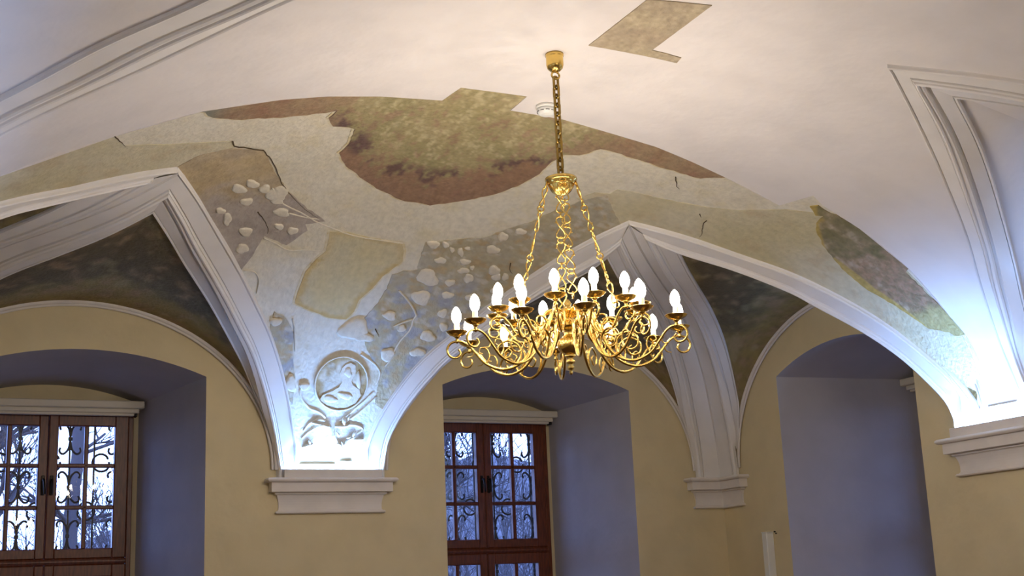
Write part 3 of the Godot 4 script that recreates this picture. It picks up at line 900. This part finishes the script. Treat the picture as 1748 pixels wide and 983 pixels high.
# ------------------------------------------------------------------ imposts with uplights
func cornice(path: Array, prof: Array) -> MB:
	# profile (projection, height) swept along a plan line with mitred corners; the room lies to the left of the line
	var m := MB.new()
	var rows = []
	for k in path.size():
		var d0 = (path[k] - path[k - 1]).normalized() if k > 0 else (path[1] - path[0]).normalized()
		var d1 = (path[k + 1] - path[k]).normalized() if k < path.size() - 1 else d0
		var n0 = Vector2(-d0.y, d0.x)
		var n1 = Vector2(-d1.y, d1.x)
		var mi = (n0 + n1).normalized()
		mi /= maxf(0.3, mi.dot(n0))
		var row = []
		for q in prof: row.append(Vector3(path[k].x + mi.x * q[0], q[1], path[k].y + mi.y * q[0]))
		rows.append(row)
	for k in rows.size() - 1: m.strips([rows[k], rows[k + 1]])
	return m

func arc_prof(a: Array, b: Array, bulge: float, n := 6) -> Array:
	var o = []
	for k in n + 1:
		var t = float(k) / n
		var s = sin(PI * t) * bulge
		o.append([lerpf(a[0], b[0], t) + s, lerpf(a[1], b[1], t)])
	return o

func impost(at: Vector3, turn: float, label: String, path: Array, lit: bool) -> void:
	trim_count += 1
	var root = struct("trim_%d" % trim_count, label, at, turn)
	part("ledge", cornice(path, [[-0.04, E + 0.766], [0.07, E + 0.766]] + arc_prof([0.07, E + 0.766], [0.07, E + 0.740], 0.010) + [[0.045, E + 0.738], [-0.04, E + 0.738]]), mats.cap_plaster, root)
	part("fascia", cornice(path, [[-0.04, E + 0.739], [0.05, E + 0.739], [0.05, E + 0.682], [0.046, E + 0.679], [-0.04, E + 0.679]]), mats.cap_plaster, root)
	part("lip", cornice(path, [[-0.04, E + 0.680], [0.020, E + 0.680], [0.020, E + 0.670], [0.012, E + 0.664], [-0.04, E + 0.664]]), mats.cap_plaster, root)
	part("frieze", cornice(path, [[-0.04, E + 0.665]] + arc_prof([0.006, E + 0.665], [-0.008, E + 0.575], -0.006) + [[0.0, E + 0.566], [-0.04, E + 0.566]]), mats.cap_plaster, root)
	part("bead", cornice(path, [[-0.04, E + 0.567]] + arc_prof([0.006, E + 0.566], [0.006, E + 0.550], 0.007) + [[-0.04, E + 0.549]]), mats.cap_plaster, root)
var trim_count := 0

func uplight(at: Vector3, turn: float, label: String, share := 1.0) -> void:
	# a strip behind a small upstand on the ledge
	var o = thing("led_uplight", label, "uplight", at, turn, "strip uplights on the imposts")
	var m := MB.new()
	m.box(Vector3(-0.318, 0, 0.070), Vector3(0.318, 0.052, 0.080), 0.002)
	for s in [-1.0, 1.0]: m.box(Vector3(s * 0.314 - 0.004, 0, 0.02), Vector3(s * 0.314 + 0.004, 0.052, 0.071))
	part("upstand_board", m, mats.cap_plaster, o)
	m = MB.new()
	m.box(Vector3(-0.27, 0.012, 0.044), Vector3(0.27, 0.016, 0.060))
	part("led_strip", m, mats.led_glow, o)
	m = MB.new()
	m.box(Vector3(-0.275, 0.0, 0.040), Vector3(0.275, 0.012, 0.064))
	part("led_channel", m, mats.plastic_white, o)
	var l := AreaLight3D.new()
	l.name = "led_light"
	l.area_size = Vector2(0.54, 0.016)
	l.light_color = Color(0.52, 0.71, 1.0)
	l.light_energy = LED_E * share
	l.shadow_enabled = true
	l.set("area_range", 12.0)
	l.position = Vector3(0, 0.018, 0.052)
	l.rotation.x = PI / 2
	o.add_child(l)

const LED_E = 1.9

func build_imposts() -> void:
	var pier = [Vector2(0.345, -0.03), Vector2(0.345, 0.02), Vector2(-0.345, 0.02), Vector2(-0.345, -0.03)]
	pier = [Vector2(-0.345, -0.03), Vector2(-0.345, 0.02), Vector2(0.345, 0.02), Vector2(0.345, -0.03)]
	impost(Vector3.ZERO, 0, "impost between the two windows of the end wall", pier, true)
	impost(Vector3(W, 0, 2.70), -PI / 2, "impost on the right wall beside the side window", pier, true)
	impost(Vector3(-W, 0, 2.70), PI / 2, "impost on the left wall", pier, true)
	impost(Vector3(W, 0, 5.2), -PI / 2, "second impost on the right wall", pier, true)
	impost(Vector3(-W, 0, 5.3), PI / 2, "second impost on the left wall", pier, true)
	impost(Vector3(W, 0, 0), 0, "unlit impost in the far corner", [Vector2(-0.255, -0.03), Vector2(-0.255, 0.02), Vector2(-0.02, 0.02), Vector2(-0.02, 0.255), Vector2(0.03, 0.255)], false)
	impost(Vector3(-W, 0, 0), 0, "unlit impost in the left corner", [Vector2(-0.03, 0.255), Vector2(0.02, 0.255), Vector2(0.02, 0.02), Vector2(0.255, 0.02), Vector2(0.255, -0.03)], false)
	var y = E + 0.766
	uplight(Vector3(0, y, 0.0), 0, "white strip uplight on the impost between the two end windows")
	uplight(Vector3(W, y, 2.70), -PI / 2, "white strip uplight on the right wall impost by the side window", 1.6)
	uplight(Vector3(-W, y, 2.70), PI / 2, "strip uplight on the left wall impost, out of view", 1.6)
	uplight(Vector3(W, y, 5.2), -PI / 2, "second strip uplight on the right wall, out of view", 1.6)
	uplight(Vector3(-W, y, 5.3), PI / 2, "second strip uplight on the left wall, out of view", 1.6)

# ------------------------------------------------------------------ windows, grilles, blind boxes
func casement(root, u0: float, u1: float, v0: float, v1: float, rows: Array, inner_left: bool, tilt: Vector3) -> void:
	# one glazed leaf: stiles, rails, muntins, panes, handle; rows: heights of the glass edges from top to bottom
	var leaf := Node3D.new()
	leaf.name = "casement"
	root.add_child(leaf, true)
	leaf.position = Vector3((u0 + u1) / 2, (v0 + v1) / 2, 0.0)
	leaf.rotation = tilt
	var cu = (u0 + u1) / 2
	var cv = (v0 + v1) / 2
	var sl = 0.060 if inner_left else 0.088
	var sr = 0.088 if inner_left else 0.060
	var g0 = u0 + sl - cu
	var g1 = u1 - sr - cu
	var gm = (g0 + g1) / 2
	var z0 = -0.03
	var z1 = 0.03
	for s in [[u0 - cu, g0], [g1, u1 - cu]]:
		var m := MB.new()
		m.box(Vector3(s[0], v0 - cv, z0), Vector3(s[1], v1 - cv, z1), 0.006)
		part("stile", m, mats.window_wood, leaf)
	var gt = rows[0][0] - cv
	var gb = rows[rows.size() - 1][1] - cv
	for s in [[gt, v1 - cv], [v0 - cv, gb]]:
		var m := MB.new()
		m.box(Vector3(g0 - 0.003, s[0], z0), Vector3(g1 + 0.003, s[1], z1), 0.006)
		part("rail", m, mats.window_wood, leaf)
	var mm := MB.new()
	mm.box(Vector3(gm - 0.014, gb - 0.003, z0 + 0.01), Vector3(gm + 0.014, gt + 0.003, z1 - 0.008), 0.006)
	part("muntin", mm, mats.window_wood, leaf)
	for k in rows.size():
		if k < rows.size() - 1:
			var m := MB.new()
			m.box(Vector3(g0 - 0.003, rows[k + 1][0] - cv, z0 + 0.01), Vector3(g1 + 0.003, rows[k][1] - cv, z1 - 0.008), 0.006)
			part("muntin", m, mats.window_wood, leaf)
		for s in [[g0, gm - 0.014], [gm + 0.014, g1]]:
			var m := MB.new()
			m.quad(Vector3(s[0] - 0.004, rows[k][1] - cv - 0.004, 0), Vector3(s[0] - 0.004, rows[k][0] - cv + 0.004, 0), Vector3(s[1] + 0.004, rows[k][0] - cv + 0.004, 0), Vector3(s[1] + 0.004, rows[k][1] - cv - 0.004, 0))
			part("pane", m, mats.glass, leaf)
	var h := MB.new()
	var hx = (u0 + 0.026 if inner_left else u1 - 0.026) - cu
	h.box(Vector3(hx - 0.011, -0.075, z1), Vector3(hx + 0.011, 0.055, z1 + 0.006), 0.003)
	h.tube([Vector3(hx, 0.025, z1), Vector3(hx, 0.025, z1 + 0.045)], 0.008)
	h.tube([Vector3(hx, 0.028, z1 + 0.042), Vector3(hx + (0.0 if inner_left else 0.004), -0.02, z1 + 0.05), Vector3(hx + (0.0 if inner_left else 0.008), -0.07, z1 + 0.048)], 0.008, 0.007)
	part("handle", h, mats.handle_metal, leaf)

func window(num: int, label: String, at: Vector3, turn: float, tilt := 0.0, lean := 0.0) -> void:
	var root = struct("window_%d" % num, label, at, turn)
	var hw = 0.512
	var y0 = 0.76
	var y1 = E + 1.325
	var tr = E + 0.335
	var fr := MB.new()
	for s in [-1.0, 1.0]:
		fr.box(Vector3(minf(s * 0.545, s * hw) , y0, -0.05), Vector3(maxf(s * 0.545, s * hw), y1 + 0.035, 0.025), 0.004)
	fr.box(Vector3(-0.545, y1, -0.05), Vector3(0.545, y1 + 0.035, 0.025), 0.004)
	fr.box(Vector3(-0.545, y0 - 0.03, -0.05), Vector3(0.545, y0, 0.04), 0.004)
	part("frame", fr, mats.window_wood, root)
	var tm := MB.new()
	tm.box(Vector3(-hw, tr - 0.020, -0.05), Vector3(hw, tr + 0.020, 0.034), 0.008)
	tm.box(Vector3(-hw, tr - 0.010, 0.03), Vector3(hw, tr + 0.010, 0.045), 0.005)
	part("transom", tm, mats.window_wood, root)
	var up = [[E + 1.223, E + 0.974], [E + 0.948, E + 0.699], [E + 0.673, E + 0.420]]
	var lo = [[E + 0.235, E - 0.01], [E - 0.036, E - 0.28], [E - 0.306, E - 0.55], [E - 0.576, E - 0.80]]
	casement(root, -hw, -0.001, tr + 0.02, y1, up, false, Vector3(0, tilt, 0))
	casement(root, 0.001, hw, tr + 0.02, y1, up, true, Vector3(lean, 0, 0))
	casement(root, -hw, -0.001, y0, tr - 0.02, lo, false, Vector3.ZERO)
	casement(root, 0.001, hw, y0, tr - 0.02, lo, true, Vector3.ZERO)

func scroll(c: Vector2, r: float, a0: float, a1: float, shrink: float) -> Array:
	var o = []
	for k in 19:
		var t = k / 18.0
		var a = lerpf(a0, a1, t)
		var rr = r * (1.0 - shrink * absf(2.0 * t - 1.0) ** 3)
		o.append(Vector3(c.x + rr * cos(a), c.y + rr * sin(a), 0))
	return o

func c_scroll(x: float, y: float, h: float, dir: float) -> Array:
	# a C with both ends curled in; open towards dir
	var o = []
	for q in [[0.30, 0.30], [0.36, 0.40], [0.26, 0.50], [0.10, 0.50], [-0.10, 0.36], [-0.18, 0.14], [-0.2, 0.0], [-0.18, -0.14], [-0.10, -0.36], [0.10, -0.50], [0.26, -0.50], [0.36, -0.40], [0.30, -0.30]]:
		o.append(Vector3(x + dir * (q[0] + 0.2) * h * 0.62, y + q[1] * h, 0))
	return smooth_line(o, 30)

func grille(label: String, at: Vector3, turn: float) -> void:
	var root = thing("window_grille", label, "window grille", at, turn, "scrolled iron grilles outside the windows")
	var y0 = 0.72
	var y1 = E + 1.33
	var r = 0.008
	for y in [y0 + 0.03, E + 0.35, y1 - 0.07]:
		var m := MB.new()
		m.box(Vector3(-0.60, y - 0.008, -0.006), Vector3(0.60, y + 0.008, 0.006))
		part("cross_bar", m, mats.iron, root)
	for k in 7:
		var x = -0.48 + 0.16 * k
		var m := MB.new()
		m.box(Vector3(x - 0.006, y0, -0.012), Vector3(x + 0.006, y1, 0.0))
		part("upright_bar", m, mats.iron, root)
	var ca := MB.new()
	ca.tube(c_scroll(0, 0, 0.20, 1.0), r)
	ca.tube(c_scroll(0, 0, 0.20, -1.0), r)
	ca.box(Vector3(-0.014, -0.012, -0.012), Vector3(0.014, 0.012, 0.012), 0.003)
	var cam_ = ca.mesh()
	var rb := MB.new()
	rb.tube(scroll(Vector2(0, 0), 0.062, 0.5, TAU - 0.5 + 0.6, 0.25), r)
	var rbm = rb.mesh()
	for k in 7:
		var x = -0.48 + 0.16 * k
		var n = 0
		var y = y1 - (0.17 if k % 2 == 0 else 0.33)
		while y > y0 + 0.1:
			if k % 2 == 0: part("scroll_pair", cam_, mats.iron, root, Vector3(x, y, 0.006))
			else:
				var o = part("ring_scroll", rbm, mats.iron, root, Vector3(x + (0.05 if n % 2 == 0 else -0.05), y, 0.006))
				if n % 2: o.rotation.y = PI
			n += 1
			y -= 0.325

func blind_box(label: String, at: Vector3, turn: float, hw: float) -> void:
	var root = thing("blind_box", label, "blind box", at, turn, "blind boxes over the windows")
	var m := MB.new()
	m.box(Vector3(-hw, 0.030, 0.0), Vector3(hw, 0.080, 0.14), 0.006)
	part("box_top", m, mats.box_white, root)
	m = MB.new()
	m.box(Vector3(-hw + 0.03, 0.0, 0.0), Vector3(hw - 0.03, 0.031, 0.115), 0.005)
	part("blind_rail", m, mats.box_white, root)
	m = MB.new()
	m.box(Vector3(-hw + 0.05, -0.016, 0.06), Vector3(hw - 0.06, 0.002, 0.10), 0.004)
	part("rolled_blind", m, mats.box_white, root)
	m = MB.new()
	m.box(Vector3(hw - 0.055, -0.022, 0.05), Vector3(hw - 0.04, 0.002, 0.11), 0.003)
	part("bracket", m, mats.slot_dark, root)

func build_windows() -> void:
	window(1, "brown wooden window on the left, its panes mirroring lit bulbs", Vector3(-1.575, 0, -1.133), 0, 0.041, 0.023)
	window(2, "brown wooden window under the chandelier", Vector3(1.575, 0, -1.133), 0)
	window(3, "brown wooden window of the side niche", Vector3(W + 1.133, 0, 1.475), -PI / 2)
	grille("black scrolled iron grille outside the left window", Vector3(-1.575, 0, -1.30), 0)
	grille("black scrolled iron grille outside the window under the chandelier", Vector3(1.575, 0, -1.30), 0)
	grille("black scrolled iron grille outside the side niche window", Vector3(W + 1.30, 0, 1.475), -PI / 2)
	blind_box("cream blind box over the left window", Vector3(-1.57, E + 1.30, -1.105), 0, 0.585)
	blind_box("cream blind box over the window under the chandelier", Vector3(1.57, E + 1.30, -1.105), 0, 0.585)
	blind_box("cream blind box in the side niche, one end showing", Vector3(W + 1.105, E + 1.30, 1.467), -PI / 2, 0.585)

# ------------------------------------------------------------------ chandeliers
func curve2(a: Array, n: int) -> Array:
	var o = []
	for k in range(0, a.size(), 2): o.append(Vector3(a[k], a[k + 1], 0))
	return smooth_line(o, n)

func make_chandelier(label: String, at: Vector3) -> Node3D:
	# origin: centre of the lower ring of drip pans, 0.47 m radius
	var root = thing("chandelier", label, "chandelier", at, 0.0, "brass chandeliers")
	var m := MB.new()
	m.lathe([[0.0, 1.258], [0.0405, 1.258], [0.0405, 1.246], [0.037, 1.243], [0.0385, 1.24], [0.0385, 1.205], [0.034, 1.19], [0.022, 1.178], [0.010, 1.174], [0.0, 1.173]], 28)
	part("ceiling_cup", m, mats.brass, root)
	m = MB.new()
	m.tube(range(17).map(func(k): return Vector3(0.019 * cos(TAU * k / 16.0), 1.157 + 0.017 * sin(TAU * k / 16.0), 0)), 0.0045, -1, 8)
	part("hook", m, mats.brass, root)
	# suspension chain
	var st := []
	for k in 24:
		var a = TAU * k / 24
		st.append(Vector3(0.0135 * cos(a), 0.0125 * sin(a) + (0.016 if sin(a) > 0 else -0.016), 0))
	m = MB.new()
	m.tube(st, 0.0058, -1, 8, true)
	var link = m.mesh()
	for k in 11:
		var o = part("chain_link", link, mats.dark_brass, root, Vector3(0, 1.122 - 0.0415 * k, 0))
		o.rotation.y = PI / 2 * (k % 2) + 0.35
	# crown plate
	m = MB.new()
	m.lathe([[0.0, 0.692], [0.054, 0.690], [0.068, 0.684], [0.070, 0.676], [0.066, 0.669], [0.060, 0.665], [0.062, 0.659], [0.056, 0.652]], 32)
	part("crown_plate", m, mats.brass, root)
	m = MB.new()
	m.lathe([[0.052, 0.654], [0.049, 0.640], [0.040, 0.624], [0.026, 0.612], [0.012, 0.606], [0.0, 0.605]], 48, Vector3.ZERO, 0.06, 16)
	part("fluted_bowl", m, mats.brass, root)
	# four hanging chains of figure-eight links and rings
	var f8 = []
	for k in 40:
		var a = TAU * k / 40
		f8.append(Vector3(0.0165 * sin(2.0 * a) * 1.15, 0.047 * cos(a), 0.0028 * cos(2 * a) * sin(a)))
	m = MB.new()
	m.tube(f8, 0.0034, -1, 7, true)
	for s in [-1.0, 1.0]: m.lathe([[0.0, -0.004], [0.0045, 0.0], [0.0, 0.004]], 8, Vector3(0.021 * s, -0.022 * s, 0))
	var eight = m.mesh()
	var ring := MB.new()
	ring.tube(range(16).map(func(k): return Vector3(0.0135 * cos(TAU * k / 16.0), 0.0135 * sin(TAU * k / 16.0), 0)), 0.0033, -1, 7, true)
	var ringm = ring.mesh()
	var chain_turn = -0.38
	for c in 4:
		var az = chain_turn + PI / 2 * c
		var dir = Vector3(cos(az), 0, -sin(az))
		var a = dir * 0.066 + Vector3(0, 0.655, 0)
		var b = dir * 0.205 + Vector3(0, 0.120, 0)
		var ax = (a - b).normalized()
		var side = Vector3(-dir.z, 0, dir.x)
		var n = 5
		for k in n + 1:
			var o = part("chain_ring", ringm, mats.brass, root)
			o.transform = Transform3D(Basis(dir.slide(ax).normalized() if k % 2 else side, ax, Vector3.ZERO), a.lerp(b, float(k) / n))
			o.transform.basis = o.transform.basis.orthonormalized() if false else Basis(o.transform.basis.x, ax, o.transform.basis.x.cross(ax))
			if k < n:
				var e = part("chain_link", eight, mats.brass, root)
				var bx = side.rotated(ax, 0.5 * sin(k * 2.1 + c))
				e.transform = Transform3D(Basis(bx, ax, bx.cross(ax)), a.lerp(b, (k + 0.5) / n))
	# body
	m = MB.new()
	m.lathe([[0, -0.174], [0.006, -0.170], [0.009, -0.164], [0.005, -0.156], [0.012, -0.149], [0.016, -0.141], [0.009, -0.131], [0.017, -0.125], [0.020, -0.117], [0.012, -0.106], [0.020, -0.099], [0.024, -0.092], [0.016, -0.086]], 24)
	part("finial", m, mats.brass, root)
	m = MB.new()
	m.lathe([[0.016, -0.088], [0.036, -0.080], [0.050, -0.064], [0.054, -0.047], [0.050, -0.030], [0.034, -0.016], [0.022, -0.006], [0.020, 0.012], [0.034, 0.020], [0.046, 0.028], [0.046, 0.040], [0.030, 0.050], [0.020, 0.060], [0.018, 0.085], [0.030, 0.092], [0.034, 0.10], [0.026, 0.110], [0.012, 0.118], [0.016, 0.13], [0.008, 0.145], [0, 0.15]], 32)
	part("baluster", m, mats.brass, root)
	# shared meshes of arms, pans, sleeves and bulbs
	m = MB.new()
	m.tube(curve2([0.040, 0.034, 0.085, 0.048, 0.130, 0.028, 0.150, -0.025, 0.175, -0.080, 0.220, -0.125, 0.285, -0.143, 0.350, -0.120, 0.392, -0.075, 0.425, -0.036, 0.460, -0.020, 0.495, -0.027, 0.513, -0.055, 0.500, -0.084, 0.472, -0.089, 0.456, -0.070, 0.466, -0.054], 70), 0.0078, 0.0045, 8)
	m.tube(curve2([0.235, -0.132, 0.208, -0.092, 0.214, -0.045, 0.255, -0.022, 0.298, -0.045, 0.296, -0.085, 0.262, -0.094, 0.244, -0.070, 0.262, -0.054], 40), 0.006, 0.0035, 7)
	m.tube(curve2([0.352, -0.118, 0.338, -0.085, 0.348, -0.055, 0.372, -0.05, 0.380, -0.068, 0.366, -0.075], 24), 0.0042, 0.0026, 6)
	m.tube(curve2([0.150, -0.028, 0.178, -0.020, 0.192, -0.042, 0.178, -0.056, 0.168, -0.044], 20), 0.004, 0.0025, 6)
	m.tube(curve2([0.400, -0.065, 0.410, -0.085, 0.432, -0.088], 10), 0.0035, 0.0015, 6)
	m.lathe([[0.0, -0.030], [0.008, -0.026], [0.0105, -0.020], [0.008, -0.014], [0.005, -0.010], [0.012, -0.002], [0.016, 0.001], [0.0, 0.001]], 14, Vector3(0.47, 0, 0))
	var arm_low = m.mesh()
	m = MB.new()
	m.tube(curve2([0.016, 0.070, 0.060, 0.100, 0.100, 0.088, 0.118, 0.042, 0.140, 0.000, 0.185, -0.022, 0.232, -0.006, 0.258, 0.034, 0.285, 0.062, 0.318, 0.064, 0.342, 0.044, 0.338, 0.018, 0.312, 0.010, 0.298, 0.026, 0.308, 0.040], 60), 0.007, 0.0042, 8)
	m.tube(curve2([0.160, -0.014, 0.140, 0.022, 0.160, 0.054, 0.196, 0.050, 0.204, 0.022, 0.180, 0.012, 0.170, 0.028], 30), 0.005, 0.003, 7)
	m.tube(curve2([0.118, 0.04, 0.092, 0.03, 0.084, 0.052, 0.098, 0.06], 16), 0.004, 0.0025, 6)
	m.lathe([[0.0, 0.055], [0.008, 0.058], [0.0105, 0.064], [0.008, 0.070], [0.005, 0.075], [0.012, 0.083], [0.016, 0.086], [0.0, 0.086]], 14, Vector3(0.305, 0, 0))
	var arm_up = m.mesh()
	m = MB.new()
	m.lathe([[0.0, 0.0], [0.012, 0.0], [0.026, 0.005], [0.038, 0.012], [0.046, 0.021], [0.0445, 0.0225], [0.036, 0.0145], [0.024, 0.008], [0.010, 0.006], [0.0, 0.006]], 24)
	var pan = m.mesh()
	m = MB.new()
	m.lathe([[0.0, 0.005], [0.0135, 0.005], [0.0135, 0.012], [0.0112, 0.014], [0.0112, 0.056], [0.009, 0.058], [0.0, 0.058]], 16)
	var sleeve = m.mesh()
	m = MB.new()
	m.lathe([[0.0, 0.055], [0.009, 0.056], [0.0145, 0.063], [0.0190, 0.074], [0.0206, 0.086], [0.0190, 0.099], [0.0150, 0.111], [0.0092, 0.120], [0.0035, 0.126], [0.0, 0.127]], 18)
	var bulb = m.mesh()
	for tier in 2:
		for k in 12:
			# angles read from the view towards the hub, about 28 degrees off the hall's axis
			var az = deg_to_rad((-90.0 + 28.5 + 11.0 if tier == 0 else -90.0 + 28.5 - 6.0) + 30.0 * k)
			var r = 0.47 if tier == 0 else 0.305
			var y = 0.0 if tier == 0 else 0.085
			var arm = part("arm", arm_low if tier == 0 else arm_up, mats.brass, root)
			arm.rotation.y = -az if false else az
			part("drip_pan", pan, mats.brass, arm, Vector3(r, y, 0))
			part("candle_sleeve", sleeve, mats.candle_cream, arm, Vector3(r, y, 0))
			var b = part("candle_bulb", bulb, mats.bulb_glow, arm, Vector3(r, y, 0))
			var l := OmniLight3D.new()
			l.name = "bulb_light"
			l.light_color = BULB_C
			l.light_energy = BULB_E
			l.light_size = 0.015
			l.omni_range = 20.0
			l.omni_attenuation = 2.0
			l.shadow_enabled = true
			l.position = Vector3(0, 0.088, 0)
			b.add_child(l)
	return root

const BULB_E = 0.050
const BULB_C = Color(1.0, 0.95, 0.90)

func build_chandeliers() -> void:
	var a = make_chandelier("brass chandelier with lit candle bulbs hanging before the end wall", Vector3(0.0, E + 1.056, 3.26))
	var b = a.duplicate()
	b.name = numbered("chandelier")
	add_child(b)
	b.position = Vector3(0.0, E + 1.056, 8.46)
	b.set_meta("label", "second brass chandelier behind the observer, seen only as a reflection")

# ------------------------------------------------------------------ small things
func build_small_things() -> void:
	# smoke detector on the vault behind the chain
	var p = so(4.74, -0.98, -0.004)
	var nn = sn(4.74, -0.98)
	var o = thing("smoke_detector", "round white smoke detector on the vault behind the chain", "smoke detector", p)
	o.basis = Basis(Quaternion(Vector3.UP, nn))
	var m := MB.new()
	m.lathe([[0.0, 0.0], [0.052, 0.0], [0.052, 0.012], [0.049, 0.016], [0.040, 0.018]], 32)
	part("mounting_base", m, mats.plastic_white, o)
	m = MB.new()
	m.lathe([[0.040, 0.018], [0.046, 0.020], [0.046, 0.030], [0.040, 0.042], [0.028, 0.048], [0.022, 0.046], [0.020, 0.049], [0.0, 0.050]], 32)
	part("detector_head", m, mats.plastic_white, o)
	m = MB.new()
	for k in 10:
		var a = TAU * k / 10
		m.tube(range(4).map(func(j): return Vector3(0.0452 * cos(a + j * 0.14), 0.0345, 0.0452 * sin(a + j * 0.14))), 0.0016, -1, 5)
	part("vent_slot", m, mats.slot_dark, o)
	# flat heater panel by the side niche, only its upper end in view
	o = thing("wall_duct", "narrow white metal duct rising on the wall by the side niche", "duct", Vector3(W, 0, 0.53), -PI / 2)
	m = MB.new()
	m.box(Vector3(-0.028, 0.0, 0.0), Vector3(0.028, E + 0.345, 0.06), 0.004)
	part("duct_body", m, mats.plastic_white, o)
	m = MB.new()
	m.box(Vector3(-0.030, E + 0.345, 0.0), Vector3(0.030, E + 0.352, 0.063), 0.002)
	part("duct_lid", m, mats.plastic_white, o)
	m = MB.new()
	m.tube([Vector3(0.05, E + 0.35, 0.0), Vector3(0.05, E + 0.35, 0.012)], 0.005)
	m.tube([Vector3(0.064, E + 0.338, 0.0), Vector3(0.064, E + 0.338, 0.012)], 0.004)
	part("screw", m, mats.handle_metal, o)

# ------------------------------------------------------------------ outside the windows
func grow(m: MB, p: Vector3, d: Vector3, len_: float, r: float, depth: int, rng: RandomNumberGenerator) -> void:
	var path = [p]
	var q = p
	var dir = d
	for k in 4:
		dir = (dir + Vector3(rng.randf_range(-0.25, 0.25), rng.randf_range(-0.12, 0.22), rng.randf_range(-0.25, 0.25))).normalized()
		q += dir * len_ / 4
		path.append(q)
	m.tube(path, r, r * 0.6, 5 if r > 0.02 else 3)
	if depth == 0: return
	for k in rng.randi_range(2, 4) if depth < 3 else 4:
		var t = rng.randf_range(0.35, 1.0)
		var at = path[mini(4, int(t * 4))]
		var nd = (dir + Vector3(rng.randf_range(-1, 1), rng.randf_range(-0.5, 0.8), rng.randf_range(-1, 1)) * 0.9).normalized()
		grow(m, at, nd, len_ * rng.randf_range(0.55, 0.8), r * 0.55, depth - 1, rng)

func tree(label: String, at: Vector3, h: float, r: float, seed_: int) -> void:
	var rng := RandomNumberGenerator.new()
	rng.seed = seed_
	var o = thing("bare_tree", label, "tree", at, 0.0, "bare trees outside")
	var m := MB.new()
	var path = [Vector3(0, -0.3, 0)]
	var q = Vector3(0, 0, 0)
	for k in 7:
		path.append(q)
		q += Vector3(rng.randf_range(-0.12, 0.12), h / 7.0, rng.randf_range(-0.12, 0.12))
	m.tube(path, r, r * 0.5, 9)
	part("trunk", m, mats.bark, o)
	m = MB.new()
	for k in 16:
		var t = rng.randf_range(0.22, 1.0)
		var b = path[1 + mini(6, int(t * 7))]
		var a = rng.randf() * TAU
		grow(m, b, Vector3(cos(a), rng.randf_range(-0.05, 0.7), sin(a)).normalized(), rng.randf_range(0.8, 1.2), 0.036, 4, rng)
	part("branches", m, mats.bark, o)

func build_outside() -> void:
	var g = struct("ground", "dark wooded bank outside")
	var m := MB.new()
	var rows = []
	for i in 41:
		var row = []
		for j in 61:
			var x = -30.0 + j * 1.2
			var z = -1.5 - i * 1.0
			var y = -0.6 + 0.6 * nz1.get_noise_2d(x * 0.2, z * 0.2)
			y += ss(-9, -28, z) * lerpf(1.8, 6.2, ss(-3, 9, x))
			row.append(Vector3(x, y, z))
		rows.append(row)
	m.grid(rows)
	part("bank", m, mats.bank, g)
	m = MB.new()
	m.box(Vector3(W + 1.6, -1.2, -1.6), Vector3(40, -0.6, 30))
	part("side_lawn", m, mats.bank, g)
	var spots = [[-1.75, -8.2, 5.5, 0.10, "slender bare tree close outside the left window"], [0.4, -14.0, 7.5, 0.16, "bare tree further off beyond the left window"], [3.9, -9.0, 6.0, 0.15, "bare tree close outside the window under the chandelier"], [6.6, -15.5, 8.0, 0.16, "bare tree high on the bank on the right"]]
	for k in spots.size():
		var s = spots[k]
		tree(s[4], Vector3(s[0], -0.6 + ss(-9, -28, s[1]) * lerpf(1.8, 6.2, ss(-3, 9, s[0])), s[1]), s[2], s[3], 100 + k)
	# brushwood on the bank: nobody could count the twigs
	var rng := RandomNumberGenerator.new()
	rng.seed = 5
	m = MB.new()
	for k in 520:
		var z = rng.randf_range(-26.0, -12.0)
		var x = rng.randf_range(-1.5, 12.0)
		var y = -0.7 + ss(-9, -28, z) * lerpf(1.8, 6.2, ss(-3, 9, x))
		grow(m, Vector3(x, y, z), Vector3(rng.randf_range(-0.3, 0.3), 1, rng.randf_range(-0.3, 0.3)).normalized(), rng.randf_range(1.0, 2.0), 0.02, 2, rng)
	var b = part("brushwood", m, mats.bark, g)
	b.set_meta("kind", "stuff")
	b.set_meta("label", "tangle of bare brushwood on the bank outside")
